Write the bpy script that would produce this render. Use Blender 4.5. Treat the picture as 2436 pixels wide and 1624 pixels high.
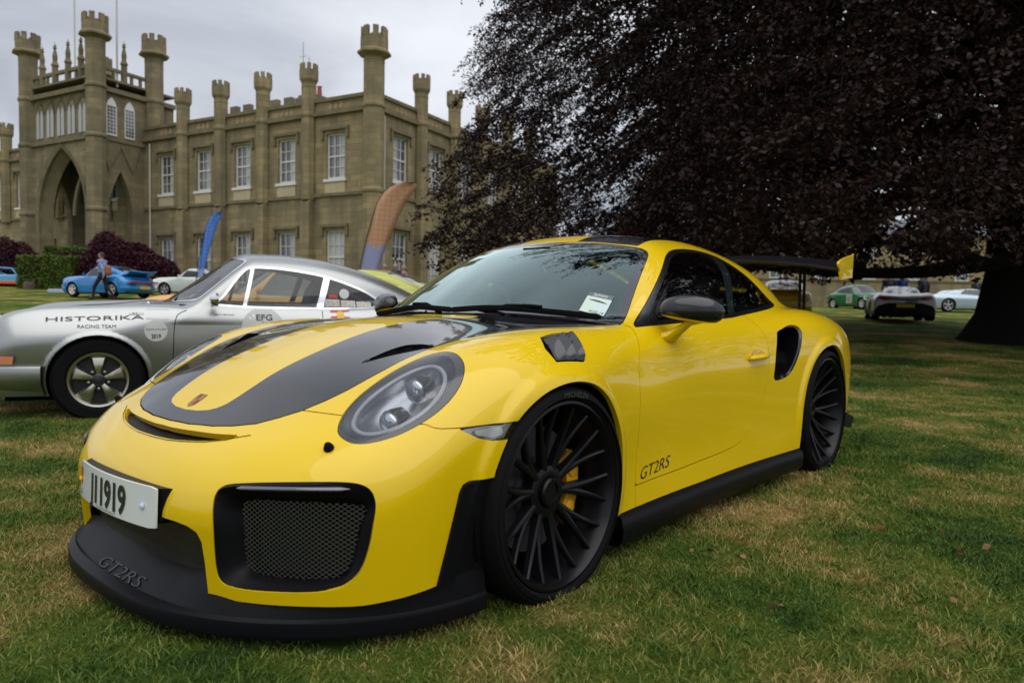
import bpy, math, random
import numpy as np
from mathutils import Matrix, Vector

for ob in list(bpy.data.objects): bpy.data.objects.remove(ob)
SC = bpy.context.scene
COL = SC.collection
PI = math.pi
rad = math.radians

# ------------------------------------------------------------------ camera
CAM_POS = np.array([1.76735, 2.19312, 0.91140])
YAW, PITCH, ROLL = rad(220.343), rad(-2.636), rad(0.987)
FWD = np.array([math.cos(YAW)*math.cos(PITCH), math.sin(YAW)*math.cos(PITCH), math.sin(PITCH)])
_r = np.array([math.sin(YAW), -math.cos(YAW), 0.0]); _u = np.cross(_r, FWD)
CR = math.cos(ROLL)*_r + math.sin(ROLL)*_u
CU = -math.sin(ROLL)*_r + math.cos(ROLL)*_u
cam = bpy.data.cameras.new('camera'); cam_ob = bpy.data.objects.new('camera', cam); COL.objects.link(cam_ob)
cam.sensor_width = 36.0; cam.lens = 25.468; cam.clip_start = 0.05; cam.clip_end = 2000
cam_ob.matrix_world = Matrix([[CR[i], CU[i], -FWD[i], CAM_POS[i]] for i in range(3)] + [[0, 0, 0, 1]])
cam.dof.use_dof = True; cam.dof.focus_distance = 2.75; cam.dof.aperture_fstop = 3.6
SC.camera = cam_ob

# ------------------------------------------------------------------ overcast daylight
SUN_EL, SUN_AZ = 66.0, 62.0           # soft sun behind cloud, ahead-left of the car
SUN_DIR = Vector((math.cos(rad(SUN_EL))*math.cos(rad(SUN_AZ)), math.cos(rad(SUN_EL))*math.sin(rad(SUN_AZ)), math.sin(rad(SUN_EL))))
world = bpy.data.worlds.new('World'); SC.world = world; world.use_nodes = True
wt = world.node_tree; wt.nodes.clear()
def wn(t, **k):
    n = wt.nodes.new(t)
    for a, b in k.items(): setattr(n, a, b)
    return n
sky = wn('ShaderNodeTexSky', sky_type='NISHITA'); sky.sun_disc = False
sky.sun_elevation = rad(SUN_EL); sky.sun_rotation = rad(90-SUN_AZ); sky.air_density = 1.0; sky.dust_density = 2.0
bg1 = wn('ShaderNodeBackground'); bg1.inputs['Strength'].default_value = 0.05
wt.links.new(sky.outputs[0], bg1.inputs['Color'])
tc = wn('ShaderNodeTexCoord'); sep = wn('ShaderNodeSeparateXYZ'); wt.links.new(tc.outputs['Generated'], sep.inputs[0])
# cloud layer: direction projected on a plane overhead so that clouds flatten towards the horizon
zz = wn('ShaderNodeMath', operation='MAXIMUM'); wt.links.new(sep.outputs['Z'], zz.inputs[0]); zz.inputs[1].default_value = 0.0
za = wn('ShaderNodeMath', operation='ADD'); wt.links.new(zz.outputs[0], za.inputs[0]); za.inputs[1].default_value = 0.22
dv = wn('ShaderNodeVectorMath', operation='DIVIDE'); cmb = wn('ShaderNodeCombineXYZ')
for i in range(3): wt.links.new(za.outputs[0], cmb.inputs[i])
wt.links.new(tc.outputs['Generated'], dv.inputs[0]); wt.links.new(cmb.outputs[0], dv.inputs[1])
n1 = wn('ShaderNodeTexNoise'); n1.inputs['Scale'].default_value = 1.15; n1.inputs['Detail'].default_value = 8; n1.inputs['Roughness'].default_value = .52; n1.inputs['Distortion'].default_value = .35
wt.links.new(dv.outputs[0], n1.inputs['Vector'])
cr = wn('ShaderNodeValToRGB'); e = cr.color_ramp.elements
e[0].position = .30; e[0].color = (.33, .36, .42, 1); e[1].position = .68; e[1].color = (.68, .70, .75, 1)
m_ = e.new(.5); m_.color = (.52, .545, .60, 1)
wt.links.new(n1.outputs['Fac'], cr.inputs['Fac'])
# CIE overcast sky: the zenith is brighter than the horizon
g1 = wn('ShaderNodeMath', operation='MULTIPLY_ADD'); wt.links.new(zz.outputs[0], g1.inputs[0]); g1.inputs[1].default_value = 1.0; g1.inputs[2].default_value = 1.06
bg2 = wn('ShaderNodeBackground'); wt.links.new(cr.outputs[0], bg2.inputs['Color']); wt.links.new(g1.outputs[0], bg2.inputs['Strength'])
mx = wn('ShaderNodeMixShader'); mx.inputs[0].default_value = 0.93
wt.links.new(bg1.outputs[0], mx.inputs[1]); wt.links.new(bg2.outputs[0], mx.inputs[2])
wo = wn('ShaderNodeOutputWorld'); wt.links.new(mx.outputs[0], wo.inputs[0])

sun = bpy.data.lights.new('sun', 'SUN'); sun.energy = 1.5; sun.angle = rad(75); sun.color = (1.0, .965, .91)
sun_ob = bpy.data.objects.new('sun', sun); COL.objects.link(sun_ob)
sun_ob.rotation_euler = SUN_DIR.to_track_quat('Z', 'Y').to_euler()
SC.view_settings.view_transform = 'Standard'; SC.view_settings.look = 'None'
SC.view_settings.exposure = 0.0; SC.view_settings.gamma = 1.0; SC.view_settings.use_curve_mapping = False
SC.cycles.max_bounces = 8; SC.cycles.transparent_max_bounces = 12; SC.cycles.diffuse_bounces = 3
SC.cycles.caustics_reflective = False; SC.cycles.caustics_refractive = False

# ------------------------------------------------------------------ frames of reference
DH = np.array([math.cos(YAW), math.sin(YAW)]); RH = np.array([math.sin(YAW), -math.cos(YAW)])
def ground_z(d, x=0.0):
    """the lawn is level by the near cars and climbs gently towards the house, a little more to the left"""
    t = np.clip(np.asarray(d, float)-5.0, 0, 70)
    return .043+.03774*t*t/(t+4.0)*(1+.0115*np.clip(-np.asarray(x, float), 0, 35))
def place(X, D):
    """metres to the right / metres out from the viewpoint -> ground point"""
    p = CAM_POS[:2] + X*RH + D*DH
    return np.array([p[0], p[1], float(ground_z(D, X))])
def gz_xy(x, y):
    d = (np.asarray(x)-CAM_POS[0])*DH[0] + (np.asarray(y)-CAM_POS[1])*DH[1]
    xx = (np.asarray(x)-CAM_POS[0])*RH[0] + (np.asarray(y)-CAM_POS[1])*RH[1]
    return ground_z(d, xx)

# ------------------------------------------------------------------ materials
MATS = {}
def mat(name, col=(.5, .5, .5), rough=.5, metal=0.0, coat=0.0, spec=.5, noise=None, bump=None, emit=None, coat_rough=.03, sheen=0):
    """noise=(scale, colour2, contrast); bump=(scale, strength, distance)"""
    if name in MATS: return MATS[name]
    m = bpy.data.materials.new(name); m.use_nodes = True; nt = m.node_tree; b = nt.nodes['Principled BSDF']
    b.inputs['Base Color'].default_value = (*col, 1); b.inputs['Roughness'].default_value = rough
    b.inputs['Metallic'].default_value = metal; b.inputs['Coat Weight'].default_value = coat; b.inputs['Coat Roughness'].default_value = coat_rough
    b.inputs['Specular IOR Level'].default_value = spec
    if emit: b.inputs['Emission Color'].default_value = (*emit[0], 1); b.inputs['Emission Strength'].default_value = emit[1]
    if noise or bump:
        t = nt.nodes.new('ShaderNodeTexCoord')
    if noise:
        n = nt.nodes.new('ShaderNodeTexNoise'); n.inputs['Scale'].default_value = noise[0]; n.inputs['Detail'].default_value = 6
        nt.links.new(t.outputs['Object'], n.inputs['Vector'])
        r = nt.nodes.new('ShaderNodeValToRGB'); c = noise[2] if len(noise) > 2 else .2
        r.color_ramp.elements[0].position = .5-c; r.color_ramp.elements[1].position = .5+c
        r.color_ramp.elements[0].color = (*col, 1); r.color_ramp.elements[1].color = (*noise[1], 1)
        nt.links.new(n.outputs['Fac'], r.inputs['Fac']); nt.links.new(r.outputs['Color'], b.inputs['Base Color'])
    if bump:
        n = nt.nodes.new('ShaderNodeTexNoise'); n.inputs['Scale'].default_value = bump[0]; n.inputs['Detail'].default_value = 5
        nt.links.new(t.outputs['Object'], n.inputs['Vector'])
        bp = nt.nodes.new('ShaderNodeBump'); bp.inputs['Strength'].default_value = bump[1]; bp.inputs['Distance'].default_value = bump[2]
        nt.links.new(n.outputs['Fac'], bp.inputs['Height']); nt.links.new(bp.outputs['Normal'], b.inputs['Normal'])
    MATS[name] = m; return m
def glass(name, tint=(.55, .68, .66), refl=1.0, rough=0.0, ior=1.5, coat=(1, 1, 1)):
    """thin pane: clear tinted transmission with a Fresnel mirror on top"""
    if name in MATS: return MATS[name]
    m = bpy.data.materials.new(name); m.use_nodes = True; nt = m.node_tree; nt.nodes.clear()
    tr = nt.nodes.new('ShaderNodeBsdfTransparent'); tr.inputs[0].default_value = (*tint, 1)
    gl = nt.nodes.new('ShaderNodeBsdfGlossy'); gl.inputs['Roughness'].default_value = rough; gl.inputs['Color'].default_value = (*coat, 1)
    fr = nt.nodes.new('ShaderNodeFresnel'); fr.inputs['IOR'].default_value = ior
    ml = nt.nodes.new('ShaderNodeMath'); ml.operation = 'MULTIPLY'; ml.use_clamp = True; ml.inputs[1].default_value = refl
    nt.links.new(fr.outputs[0], ml.inputs[0])
    mx = nt.nodes.new('ShaderNodeMixShader'); nt.links.new(ml.outputs[0], mx.inputs[0])
    nt.links.new(tr.outputs[0], mx.inputs[1]); nt.links.new(gl.outputs[0], mx.inputs[2])
    o = nt.nodes.new('ShaderNodeOutputMaterial'); nt.links.new(mx.outputs[0], o.inputs[0])
    MATS[name] = m; return m

# ------------------------------------------------------------------ object helpers
def thing(name, label, cat, loc=(0, 0, 0), rz=0.0, group=None):
    o = bpy.data.objects.new(name, None); COL.objects.link(o); o.location = [float(v) for v in loc]; o.rotation_euler = (0, 0, rz)
    o['label'] = label; o['category'] = cat
    if group: o['group'] = group
    return o
def tag(o, label=None, cat=None, group=None, kind=None):
    if label: o['label'] = label
    if cat: o['category'] = cat
    if group: o['group'] = group
    if kind: o['kind'] = kind
    return o
def link(name, me, parent=None, mats=None):
    o = bpy.data.objects.new(name, me); COL.objects.link(o)
    if parent is not None: o.parent = parent
    for m in (mats if isinstance(mats, (list, tuple)) else [mats] if mats else []): me.materials.append(m)
    return o
def copy_tree(o, parent=None):
    c = o.copy(); COL.objects.link(c); c.parent = parent
    for ch in o.children: copy_tree(ch, c)
    return c
def fastmesh(name, V, F, smooth=False, mi=None):
    """V (n,3), F (m,k) arrays of equal-sided faces"""
    me = bpy.data.meshes.new(name); V = np.asarray(V, np.float32); F = np.asarray(F, np.int32); k = F.shape[1]
    me.vertices.add(len(V)); me.vertices.foreach_set('co', V.ravel())
    me.loops.add(F.size); me.loops.foreach_set('vertex_index', F.ravel())
    me.polygons.add(len(F)); me.polygons.foreach_set('loop_start', np.arange(0, F.size, k, dtype=np.int32))
    if smooth: me.polygons.foreach_set('use_smooth', np.ones(len(F), bool))
    if mi is not None: me.polygons.foreach_set('material_index', np.asarray(mi, np.int32))
    me.update(calc_edges=True); return me
class MB:
    """collects simple solids and links them as one mesh"""
    def __init__(s): s.v = []; s.f = []; s.m = []; s.cm = 0
    def add(s, V, F):
        n = len(s.v); s.v += [tuple(map(float, p)) for p in V]; s.f += [tuple(i+n for i in f) for f in F]; s.m += [s.cm]*len(F); return s
    def box(s, x0, x1, y0, y1, z0, z1):
        return s.add([(x, y, z) for x in (x0, x1) for y in (y0, y1) for z in (z0, z1)],
                     [(0, 1, 3, 2), (4, 6, 7, 5), (0, 4, 5, 1), (2, 3, 7, 6), (0, 2, 6, 4), (1, 5, 7, 3)])
    def prism(s, poly, a0, a1, axes='xzy'):
        """polygon in the first two named axes, extruded along the third"""
        ax = ['xyz'.index(c) for c in axes]; n = len(poly); V = []
        for a in (a0, a1):
            for p in poly:
                q = [0, 0, 0]; q[ax[0]], q[ax[1]], q[ax[2]] = p[0], p[1], a; V.append(q)
        return s.add(V, [tuple(range(n))[::-1], tuple(range(n, 2*n))]+[(i, (i+1) % n, n+(i+1) % n, n+i) for i in range(n)])
    def tube(s, pts, r, n=8, cap=True, flat=None):
        pts = [np.array(p, float) for p in pts]; m = len(pts); rs = r if isinstance(r, (list, tuple)) else [r]*m; V = []
        up = np.array([0, 0, 1.]) ; prev = None
        for i in range(m):
            t = pts[min(i+1, m-1)]-pts[max(i-1, 0)]; t = t/(np.linalg.norm(t)+1e-12)
            if prev is None:
                a = up if abs(t[2]) < .9 else np.array([1., 0, 0]); b = np.cross(t, a); b /= np.linalg.norm(b)
            else:
                b = prev-t*np.dot(prev, t); b /= np.linalg.norm(b)
            prev = b; c = np.cross(t, b)
            ra = rs[i]; rb = rs[i]*(flat or 1)
            for k in range(n):
                th = 2*PI*k/n; V.append(pts[i]+ra*math.cos(th)*b+rb*math.sin(th)*c)
        F = [(i*n+k, i*n+(k+1) % n, (i+1)*n+(k+1) % n, (i+1)*n+k) for i in range(m-1) for k in range(n)]
        if cap: F += [tuple(range(n))[::-1], tuple((m-1)*n+k for k in range(n))]
        return s.add(V, F)
    def lathe(s, prof, n=48, axis='z', c=(0, 0, 0), close=False):
        """profile of (radius, height)"""
        V = []; m = len(prof)
        for r, h in prof:
            for k in range(n):
                a = 2*PI*k/n; p = {'z': (r*math.cos(a), r*math.sin(a), h), 'y': (r*math.cos(a), h, r*math.sin(a)), 'x': (h, r*math.cos(a), r*math.sin(a))}[axis]
                V.append((p[0]+c[0], p[1]+c[1], p[2]+c[2]))
        F = [(i*n+k, i*n+(k+1) % n, ((i+1) % m)*n+(k+1) % n, ((i+1) % m)*n+k) for i in range(m if close else m-1) for k in range(n)]
        return s.add(V, F)
    def build(s, name, mats, parent=None, smooth=False, bevel=0, angle=40):
        me = bpy.data.meshes.new(name); me.from_pydata(s.v, [], s.f); me.polygons.foreach_set('material_index', s.m)
        o = link(name, me, parent, mats)
        if smooth:
            me.polygons.foreach_set('use_smooth', [True]*len(me.polygons)); me.set_sharp_from_angle(angle=rad(angle))
        me.update()
        if bevel:
            b = o.modifiers.new('bevel', 'BEVEL'); b.width = bevel; b.segments = 2; b.limit_method = 'ANGLE'; b.angle_limit = rad(40)
        return o
def text_mesh(txt, size=1.0, bold=0.0, shear=0.0, sx=1.0, align='LEFT', spacing=1.0, res=3):
    cu = bpy.data.curves.new('lettering', 'FONT'); cu.body = txt; cu.size = size; cu.offset = bold; cu.shear = shear; cu.align_x = align
    cu.space_character = spacing; cu.resolution_u = res
    ob = bpy.data.objects.new('lettering', cu); me = bpy.data.meshes.new_from_object(ob)
    V = np.array([v.co for v in me.vertices]); F = [tuple(p.vertices) for p in me.polygons]
    bpy.data.objects.remove(ob); bpy.data.curves.remove(cu); bpy.data.meshes.remove(me)
    if len(V): V[:, 0] *= sx
    return V, F
def lettering(name, items, mapfn, m, parent):
    """items: list of (V2d, F); mapfn turns (n,2) into (n,3)"""
    b = MB()
    for V, F in items:
        if len(V): b.add(mapfn(V[:, :2]), F)
    return b.build(name, m, parent)
# ------------------------------------------------------------------ implicit surfaces and panel cutting
def nspl(xs,ys):
    """natural cubic spline along axis 0 -> evaluator (linear extrapolation)"""
    xs=np.asarray(xs,float); ys=np.asarray(ys,float)
    o=np.argsort(xs); xs=xs[o]; ys=ys[o]; n=len(xs); h=np.diff(xs)
    A=np.zeros((n,n)); b=np.zeros((n,)+ys.shape[1:]); A[0,0]=A[-1,-1]=1
    d=np.diff(ys,axis=0)/h.reshape((-1,)+(1,)*(ys.ndim-1))
    for i in range(1,n-1):
        A[i,i-1]=h[i-1];A[i,i]=2*(h[i-1]+h[i]);A[i,i+1]=h[i]; b[i]=6*(d[i]-d[i-1])
    m=np.linalg.solve(A,b.reshape(n,-1)).reshape(b.shape)
    def ev(x):
        x=np.asarray(x,float); sh=x.shape; x=x.ravel()
        i=np.clip(np.searchsorted(xs,x)-1,0,n-2); xx=np.clip(x,xs[0],xs[-1])
        e=(-1,)+(1,)*(ys.ndim-1); t=(xx-xs[i]).reshape(e); u=(xs[i+1]-xx).reshape(e); hh=h[i].reshape(e)
        v=m[i]*u**3/(6*hh)+m[i+1]*t**3/(6*hh)+(ys[i]/hh-m[i]*hh/6)*u+(ys[i+1]/hh-m[i+1]*hh/6)*t
        s0=d[0]-h[0]*(2*m[0]+m[1])/6; s1=d[-1]+h[-1]*(m[-2]+2*m[-1])/6
        v=v+np.minimum(x-xs[0],0).reshape(e)*s0+np.maximum(x-xs[-1],0).reshape(e)*s1
        return v.reshape(sh+ys.shape[1:])
    return ev
class Tab:
    """bicubic table lookup, resampled on a fine grid"""
    def __init__(s,xs,ys,T,x0,x1,y0,y1,n=400,m=160):
        s.x0,s.y0=x0,y0; s.dx=(x1-x0)/n; s.dy=(y1-y0)/m; s.n,s.m=n,m
        gx=np.linspace(x0,x1,n+1); gy=np.linspace(y0,y1,m+1)
        A=nspl(xs,T)(gx)            # n+1 x len(ys)
        s.G=nspl(ys,A.T)(gy).T
    def __call__(s,x,y):
        x,y=np.broadcast_arrays(x,y)
        u=np.clip((x-s.x0)/s.dx,0,s.n-1e-6); v=np.clip((y-s.y0)/s.dy,0,s.m-1e-6)
        i=u.astype(int); j=v.astype(int); a=u-i; b=v-j; G=s.G
        return (G[i,j]*(1-a)+G[i+1,j]*a)*(1-b)+(G[i,j+1]*(1-a)+G[i+1,j+1]*a)*b
def smax(a,b,k):
    h=np.maximum(k-np.abs(a-b),0); return np.maximum(a,b)+h*h/(4*k)
def smin(a,b,k): return -smax(-a,-b,k)

def gt2_tables():
    ys=[0,.2,.4,.55,.68,.80,.95]
    HT={1.0:[.36,.355,.34,.32,.29,.25,.2],.85:[.505,.50,.48,.455,.42,.38,.32],.72:[.592,.588,.568,.545,.51,.465,.40],
     .55:[.695,.689,.666,.640,.610,.565,.49],.4:[.757,.751,.733,.722,.716,.672,.58],.2:[.822,.815,.798,.790,.797,.766,.69],
     0:[.860,.852,.83,.824,.834,.816,.74],-.2:[.872,.866,.845,.838,.847,.833,.77],-.4:[.872,.868,.85,.845,.85,.838,.79],
     -.6:[.88,.875,.855,.852,.855,.845,.80],-1:[.885,.88,.87,.865,.87,.865,.83],-1.5:[.90,.90,.89,.885,.885,.88,.86],
     -2:[.93,.93,.93,.93,.925,.91,.88],-2.45:[1.,.99,.97,.955,.94,.925,.90],-2.8:[.96,.95,.935,.925,.92,.905,.87],
     -3.1:[.88,.88,.875,.87,.865,.85,.80],-3.4:[.78,.78,.775,.77,.76,.74,.68],-3.6:[.68,.68,.675,.67,.66,.63,.56]}
    zs=[.08,.20,.32,.45,.58,.70,.80,.90,1.0]
    WT={.9:[.80,.80,.80,.80,.80,.79,.76,.7,.6],.6:[.83,.84,.85,.855,.85,.83,.79,.72,.62],.35:[.86,.87,.88,.89,.89,.87,.82,.74,.64],
     .15:[.88,.89,.90,.91,.912,.905,.85,.76,.66],0:[.88,.89,.90,.91,.915,.915,.86,.77,.67],-.2:[.88,.89,.90,.91,.912,.905,.86,.78,.68],
     -.45:[.885,.885,.88,.882,.885,.87,.84,.78,.69],-.9:[.89,.88,.868,.868,.87,.86,.83,.78,.70],-1.4:[.895,.885,.875,.872,.872,.862,.832,.785,.71],
     -1.8:[.905,.90,.892,.89,.888,.88,.855,.80,.72],-2.1:[.92,.92,.918,.916,.915,.91,.89,.83,.74],-2.45:[.93,.935,.937,.938,.94,.938,.915,.85,.76],
     -2.8:[.90,.905,.912,.917,.92,.915,.892,.83,.74],-3.2:[.82,.83,.84,.85,.85,.84,.81,.75,.66],-3.6:[.70,.71,.72,.73,.73,.72,.69,.64,.56]}
    return dict(H=(ys,HT),W=(zs,WT))
def gt2_surface():
    d=gt2_tables()
    ys,HT=d['H']; zs,WT=d['W']
    Ht=Tab(list(HT),ys,np.array(list(HT.values())),-3.7,1.1,0,1.0)
    Wt=Tab(list(WT),zs,np.array(list(WT.values())),-3.7,1.1,0.0,1.4)
    Fp=nspl([0,.2,.4,.55,.7,.8,.9,1.0],[.93,.923,.893,.838,.745,.66,.56,.45])
    Fz=nspl([.05,.2,.35,.45,.55,.65,.8,1.0],[-.03,-.015,0,0,-.03,-.09,-.25,-.5])
    Rz=nspl([.1,.3,.5,.65,.8,1.0],[.10,.03,0,.0,.06,.2])
    roof=nspl([-.5,-.8,-1.043,-1.2,-1.45,-1.8,-2.1,-2.4,-2.7,-3.0,-3.3,-3.6],[1.10,1.18,1.245,1.275,1.297,1.287,1.242,1.157,1.045,.93,.83,.74])
    gx=nspl([-.2,-.6,-1.0,-1.4,-1.8,-2.1,-2.4,-2.8,-3.3],[.0,.0,.0,.0,-.012,-.035,-.08,-.17,-.30])
    gz=nspl([.75,.85,1.0,1.1,1.2,1.3],[.81,.775,.722,.676,.604,.515])
    wsx=nspl([.7,.875,1.0,1.1,1.228,1.35],[-.10,-.40,-.605,-.78,-1.03,-1.30])
    def low(x,y,z):
        a=(y-Wt(x,z)); b=(z-Ht(x,y))*.93
        c=(x-(Fp(y)+Fz(z)))*.9
        e=(-3.52+.28*y*y+.25*y**4+Rz(z))-x
        for cx,cz,r0 in ((0.,.347,.40),(-2.453,.362,.435)):
            r=np.sqrt((x-cx)**2+(z-cz)**2); t=np.clip((r0-r)/.035,0,1); a=a-.012*t*t*(3-2*t)*np.clip((z-.15)/.2,0,1)
        f=smax(a,b,.09); f=smax(f,c,.11); f=smax(f,e,.12); f=smax(f,.09-z,.03)
        return f
    def green(x,y,z):
        a=(y-(gx(x)+gz(z)))*.9; w=(x-(wsx(z)-.5*y*y))*.5; r=(z-(roof(x)-.17*y*y))*.95
        return smax(smax(smax(a,r,.13),w,.045),.74-z,.03)
    def f(x,y,z):
        x=np.asarray(x,float); y=np.abs(y); 
        return smin(low(x,y,z),green(x,y,z),.05)
    return f
def grad(f,P,h=2e-3):
    x,y,z=P.T
    return np.stack([f(x+h,y,z)-f(x-h,y,z),f(x,y+h,z)-f(x,y-h,z),f(x,y,z+h)-f(x,y,z-h)],1)/(2*h)
def surfnet(f,lo,hi,h,half=True):
    """half-model (y>=0) surface net; returns verts, quads, normals"""
    nx=int(round((hi[0]-lo[0])/h)); y0=-h if half else lo[1]; ny=int(round((hi[1]-y0)/h)); nz=int(round((hi[2]-lo[2])/h))
    gx=lo[0]+h*np.arange(nx+1); gy=y0+h*np.arange(ny+1); gz=lo[2]+h*np.arange(nz+1)
    F=np.empty((nx+1,ny+1,nz+1),np.float32)
    for i0 in range(0,nx+1,24):
        X,Y,Z=np.meshgrid(gx[i0:i0+24],gy,gz,indexing='ij'); F[i0:i0+24]=f(X,Y,Z)
    S=F<0
    c=np.zeros((nx,ny,nz),np.int8)
    for a in (0,1):
        for b in (0,1):
            for d in (0,1): c+=S[a:nx+a,b:ny+b,d:nz+d]
    act=(c>0)&(c<8); idx=-np.ones(act.shape,np.int64); I=np.argwhere(act); idx[act]=np.arange(len(I))
    acc=np.zeros((len(I),3)); cnt=np.zeros(len(I))
    corner=[(a,b,d) for a in (0,1) for b in (0,1) for d in (0,1)]
    fv={q:F[I[:,0]+q[0],I[:,1]+q[1],I[:,2]+q[2]] for q in corner}
    for q in corner:
        for ax in range(3):
            if q[ax]==0:
                r=list(q); r[ax]=1; r=tuple(r); m=(fv[q]<0)!=(fv[r]<0)
                t=np.where(m,fv[q]/np.where(m,fv[q]-fv[r],1),0); p=np.tile(np.array(q,float),(len(I),1)); p[:,ax]+=t
                acc[m]+=p[m]; cnt[m]+=1
    V=(acc/cnt[:,None]+I)*h+np.array([lo[0],y0,lo[2]])
    Q=[]
    for ax in range(3):
        A=np.moveaxis(S,ax,0)[:-1]!=np.moveaxis(S,ax,0)[1:]
        A=np.moveaxis(A,0,ax); E=np.argwhere(A); b,d=[(1,2),(2,0),(0,1)][ax]
        n=np.array(idx.shape); ok=(E[:,b]>0)&(E[:,d]>0)&(E[:,b]<n[b])&(E[:,d]<n[d]); E=E[ok]
        def at(ob,od):
            K=E.copy(); K[:,b]-=ob; K[:,d]-=od; return idx[K[:,0],K[:,1],K[:,2]]
        q=np.stack([at(1,1),at(0,1),at(0,0),at(1,0)],1); ins=S[E[:,0],E[:,1],E[:,2]]
        q[~ins]=q[~ins][:,::-1]; Q.append(q)
    Q=np.concatenate(Q); Q=Q[(Q>=0).all(1)]
    mid=(I[:,1]==0) if half else np.zeros(len(I),bool)
    for it in range(4):
        v=f(*V.T); g=grad(f,V); V=V-np.clip(v/np.maximum((g*g).sum(1),.05),-h,h)[:,None]*g
        V[mid,1]=0
    g=grad(f,V); g[mid,1]=0
    N=g/np.maximum(np.linalg.norm(g,axis=1,keepdims=True),1e-9)
    return V,Q,N

class PM:
    """surface piece: vertices, normals, quads, triangles"""
    def __init__(s,V,N,Q,T=None): s.V,s.N,s.Q=V,N,Q; s.T=np.zeros((0,3),int) if T is None else T
    def compact(s):
        used=np.zeros(len(s.V),bool); used[s.Q.ravel()]=True; used[s.T.ravel()]=True
        m=np.cumsum(used)-1; return PM(s.V[used],s.N[used],m[s.Q],m[s.T])
    def copy(s): return PM(s.V.copy(),s.N.copy(),s.Q.copy(),s.T.copy())
def clip(M,s):
    """split a piece along s=0 -> (inside s<0, outside)"""
    ins=s<0; q=ins[M.Q].sum(1); t=ins[M.T].sum(1)
    mixq=M.Q[(q>0)&(q<4)]; T=np.concatenate([M.T[(t>0)&(t<3)],mixq[:,[0,1,2]],mixq[:,[0,2,3]]])
    k=ins[T].sum(1); Tin=[M.T[t==3],T[k==3]]; Tout=[M.T[t==0],T[k==0]]; T=T[(k>0)&(k<3)]; k=ins[T].sum(1)
    lone=np.where((k==1)[:,None],ins[T],~ins[T]); r=lone.argmax(1) if len(T) else np.zeros(0,int)
    i=np.arange(len(T)); a,b,c=T[i,r],T[i,(r+1)%3],T[i,(r+2)%3]
    E=np.sort(np.concatenate([np.stack([a,b],1),np.stack([a,c],1)]),1); n=len(M.V)
    if len(E):
        U,inv=np.unique(E,axis=0,return_inverse=True); inv=inv.ravel()
        w=(s[U[:,0]]/(s[U[:,0]]-s[U[:,1]]))[:,None]; V=M.V[U[:,0]]*(1-w)+M.V[U[:,1]]*w; N=M.N[U[:,0]]*(1-w)+M.N[U[:,1]]*w
        N/=np.maximum(np.linalg.norm(N,axis=1,keepdims=True),1e-9)
        VV=np.concatenate([M.V,V]); NN=np.concatenate([M.N,N]); ab=n+inv[:len(T)]; ac=n+inv[len(T):]
        t1=np.stack([a,ab,ac],1); t2=np.stack([ab,b,c],1); t3=np.stack([ab,c,ac],1); o=k==1
        Tin+=[t1[o],t2[~o],t3[~o]]; Tout+=[t1[~o],t2[o],t3[o]]
    else: VV,NN=M.V,M.N
    return PM(VV,NN,M.Q[q==4],np.concatenate(Tin)).compact(), PM(VV,NN,M.Q[q==0],np.concatenate(Tout)).compact()
def psdf(P,poly):
    """signed distance to a closed 2-D polygon, negative inside"""
    poly=np.asarray(poly,float); d=np.full(len(P),1e9); ins=np.zeros(len(P),bool); n=len(poly)
    for i in range(n):
        a,b=poly[i],poly[(i+1)%n]; e=b-a; w=P-a; t=np.clip((w@e)/max(e@e,1e-12),0,1); q=w-t[:,None]*e; d=np.minimum(d,(q*q).sum(1))
        c1=a[1]>P[:,1]; c2=b[1]>P[:,1]
        with np.errstate(divide='ignore',invalid='ignore'):
            xx=(b[0]-a[0])*(P[:,1]-a[1])/(b[1]-a[1])+a[0]
        ins^=(c1!=c2)&(P[:,0]<xx)
    return np.where(ins,-1,1)*np.sqrt(d)
def smooth_poly(L,n=6,closed=True):
    """Catmull-Rom refinement of a closed outline"""
    L=np.asarray(L,float); m=len(L); out=[]
    for i in range(m if closed else m-1):
        if closed: p0,p1,p2,p3=L[i-1],L[i],L[(i+1)%m],L[(i+2)%m]
        else: p0,p1,p2,p3=L[max(i-1,0)],L[i],L[i+1],L[min(i+2,m-1)]
        for t in np.arange(n)/n:
            out.append(.5*((2*p1)+(p2-p0)*t+(2*p0-5*p1+4*p2-p3)*t*t+(3*p1-p0-3*p2+p3)*t**3))
    if not closed: out.append(L[-1])
    return np.array(out)
def field(M,poly,axes,cond=None):
    ax=['xyz'.index(c) for c in axes]; P=M.V[:,ax]; poly=np.asarray(poly); lo=poly.min(0)-.03; hi=poly.max(0)+.03
    near=((P>lo)&(P<hi)).all(1)
    if cond is not None: near&=cond(M.V,M.N)
    s=np.full(len(P),.05); s[near]=psdf(P[near],poly); return s
def take(M,poly,axes,gap=.0015,cond=None,mirror_y=False):
    """cut a panel out: returns (panel, rest) with a fine shut line between"""
    s=field(M,poly,axes,cond); ins,out=clip(M,s)
    if gap>0:
        ins,_=clip(ins,field(ins,poly,axes,cond)+gap); _,out=clip(out,field(out,poly,axes,cond)-gap)
    return ins,out
def cut_at(M,fn):
    return clip(M,fn(M.V,M.N))
def boundary(M,skip_mid=True):
    E=np.concatenate([M.Q[:,[0,1]],M.Q[:,[1,2]],M.Q[:,[2,3]],M.Q[:,[3,0]],M.T[:,[0,1]],M.T[:,[1,2]],M.T[:,[2,0]]])
    S=np.sort(E,1); U,i,c=np.unique(S,axis=0,return_index=True,return_counts=True); B=E[i[c==1]]
    if skip_mid: B=B[~((np.abs(M.V[B[:,0],1])<1e-5)&(np.abs(M.V[B[:,1],1])<1e-5))]
    return B
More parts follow.
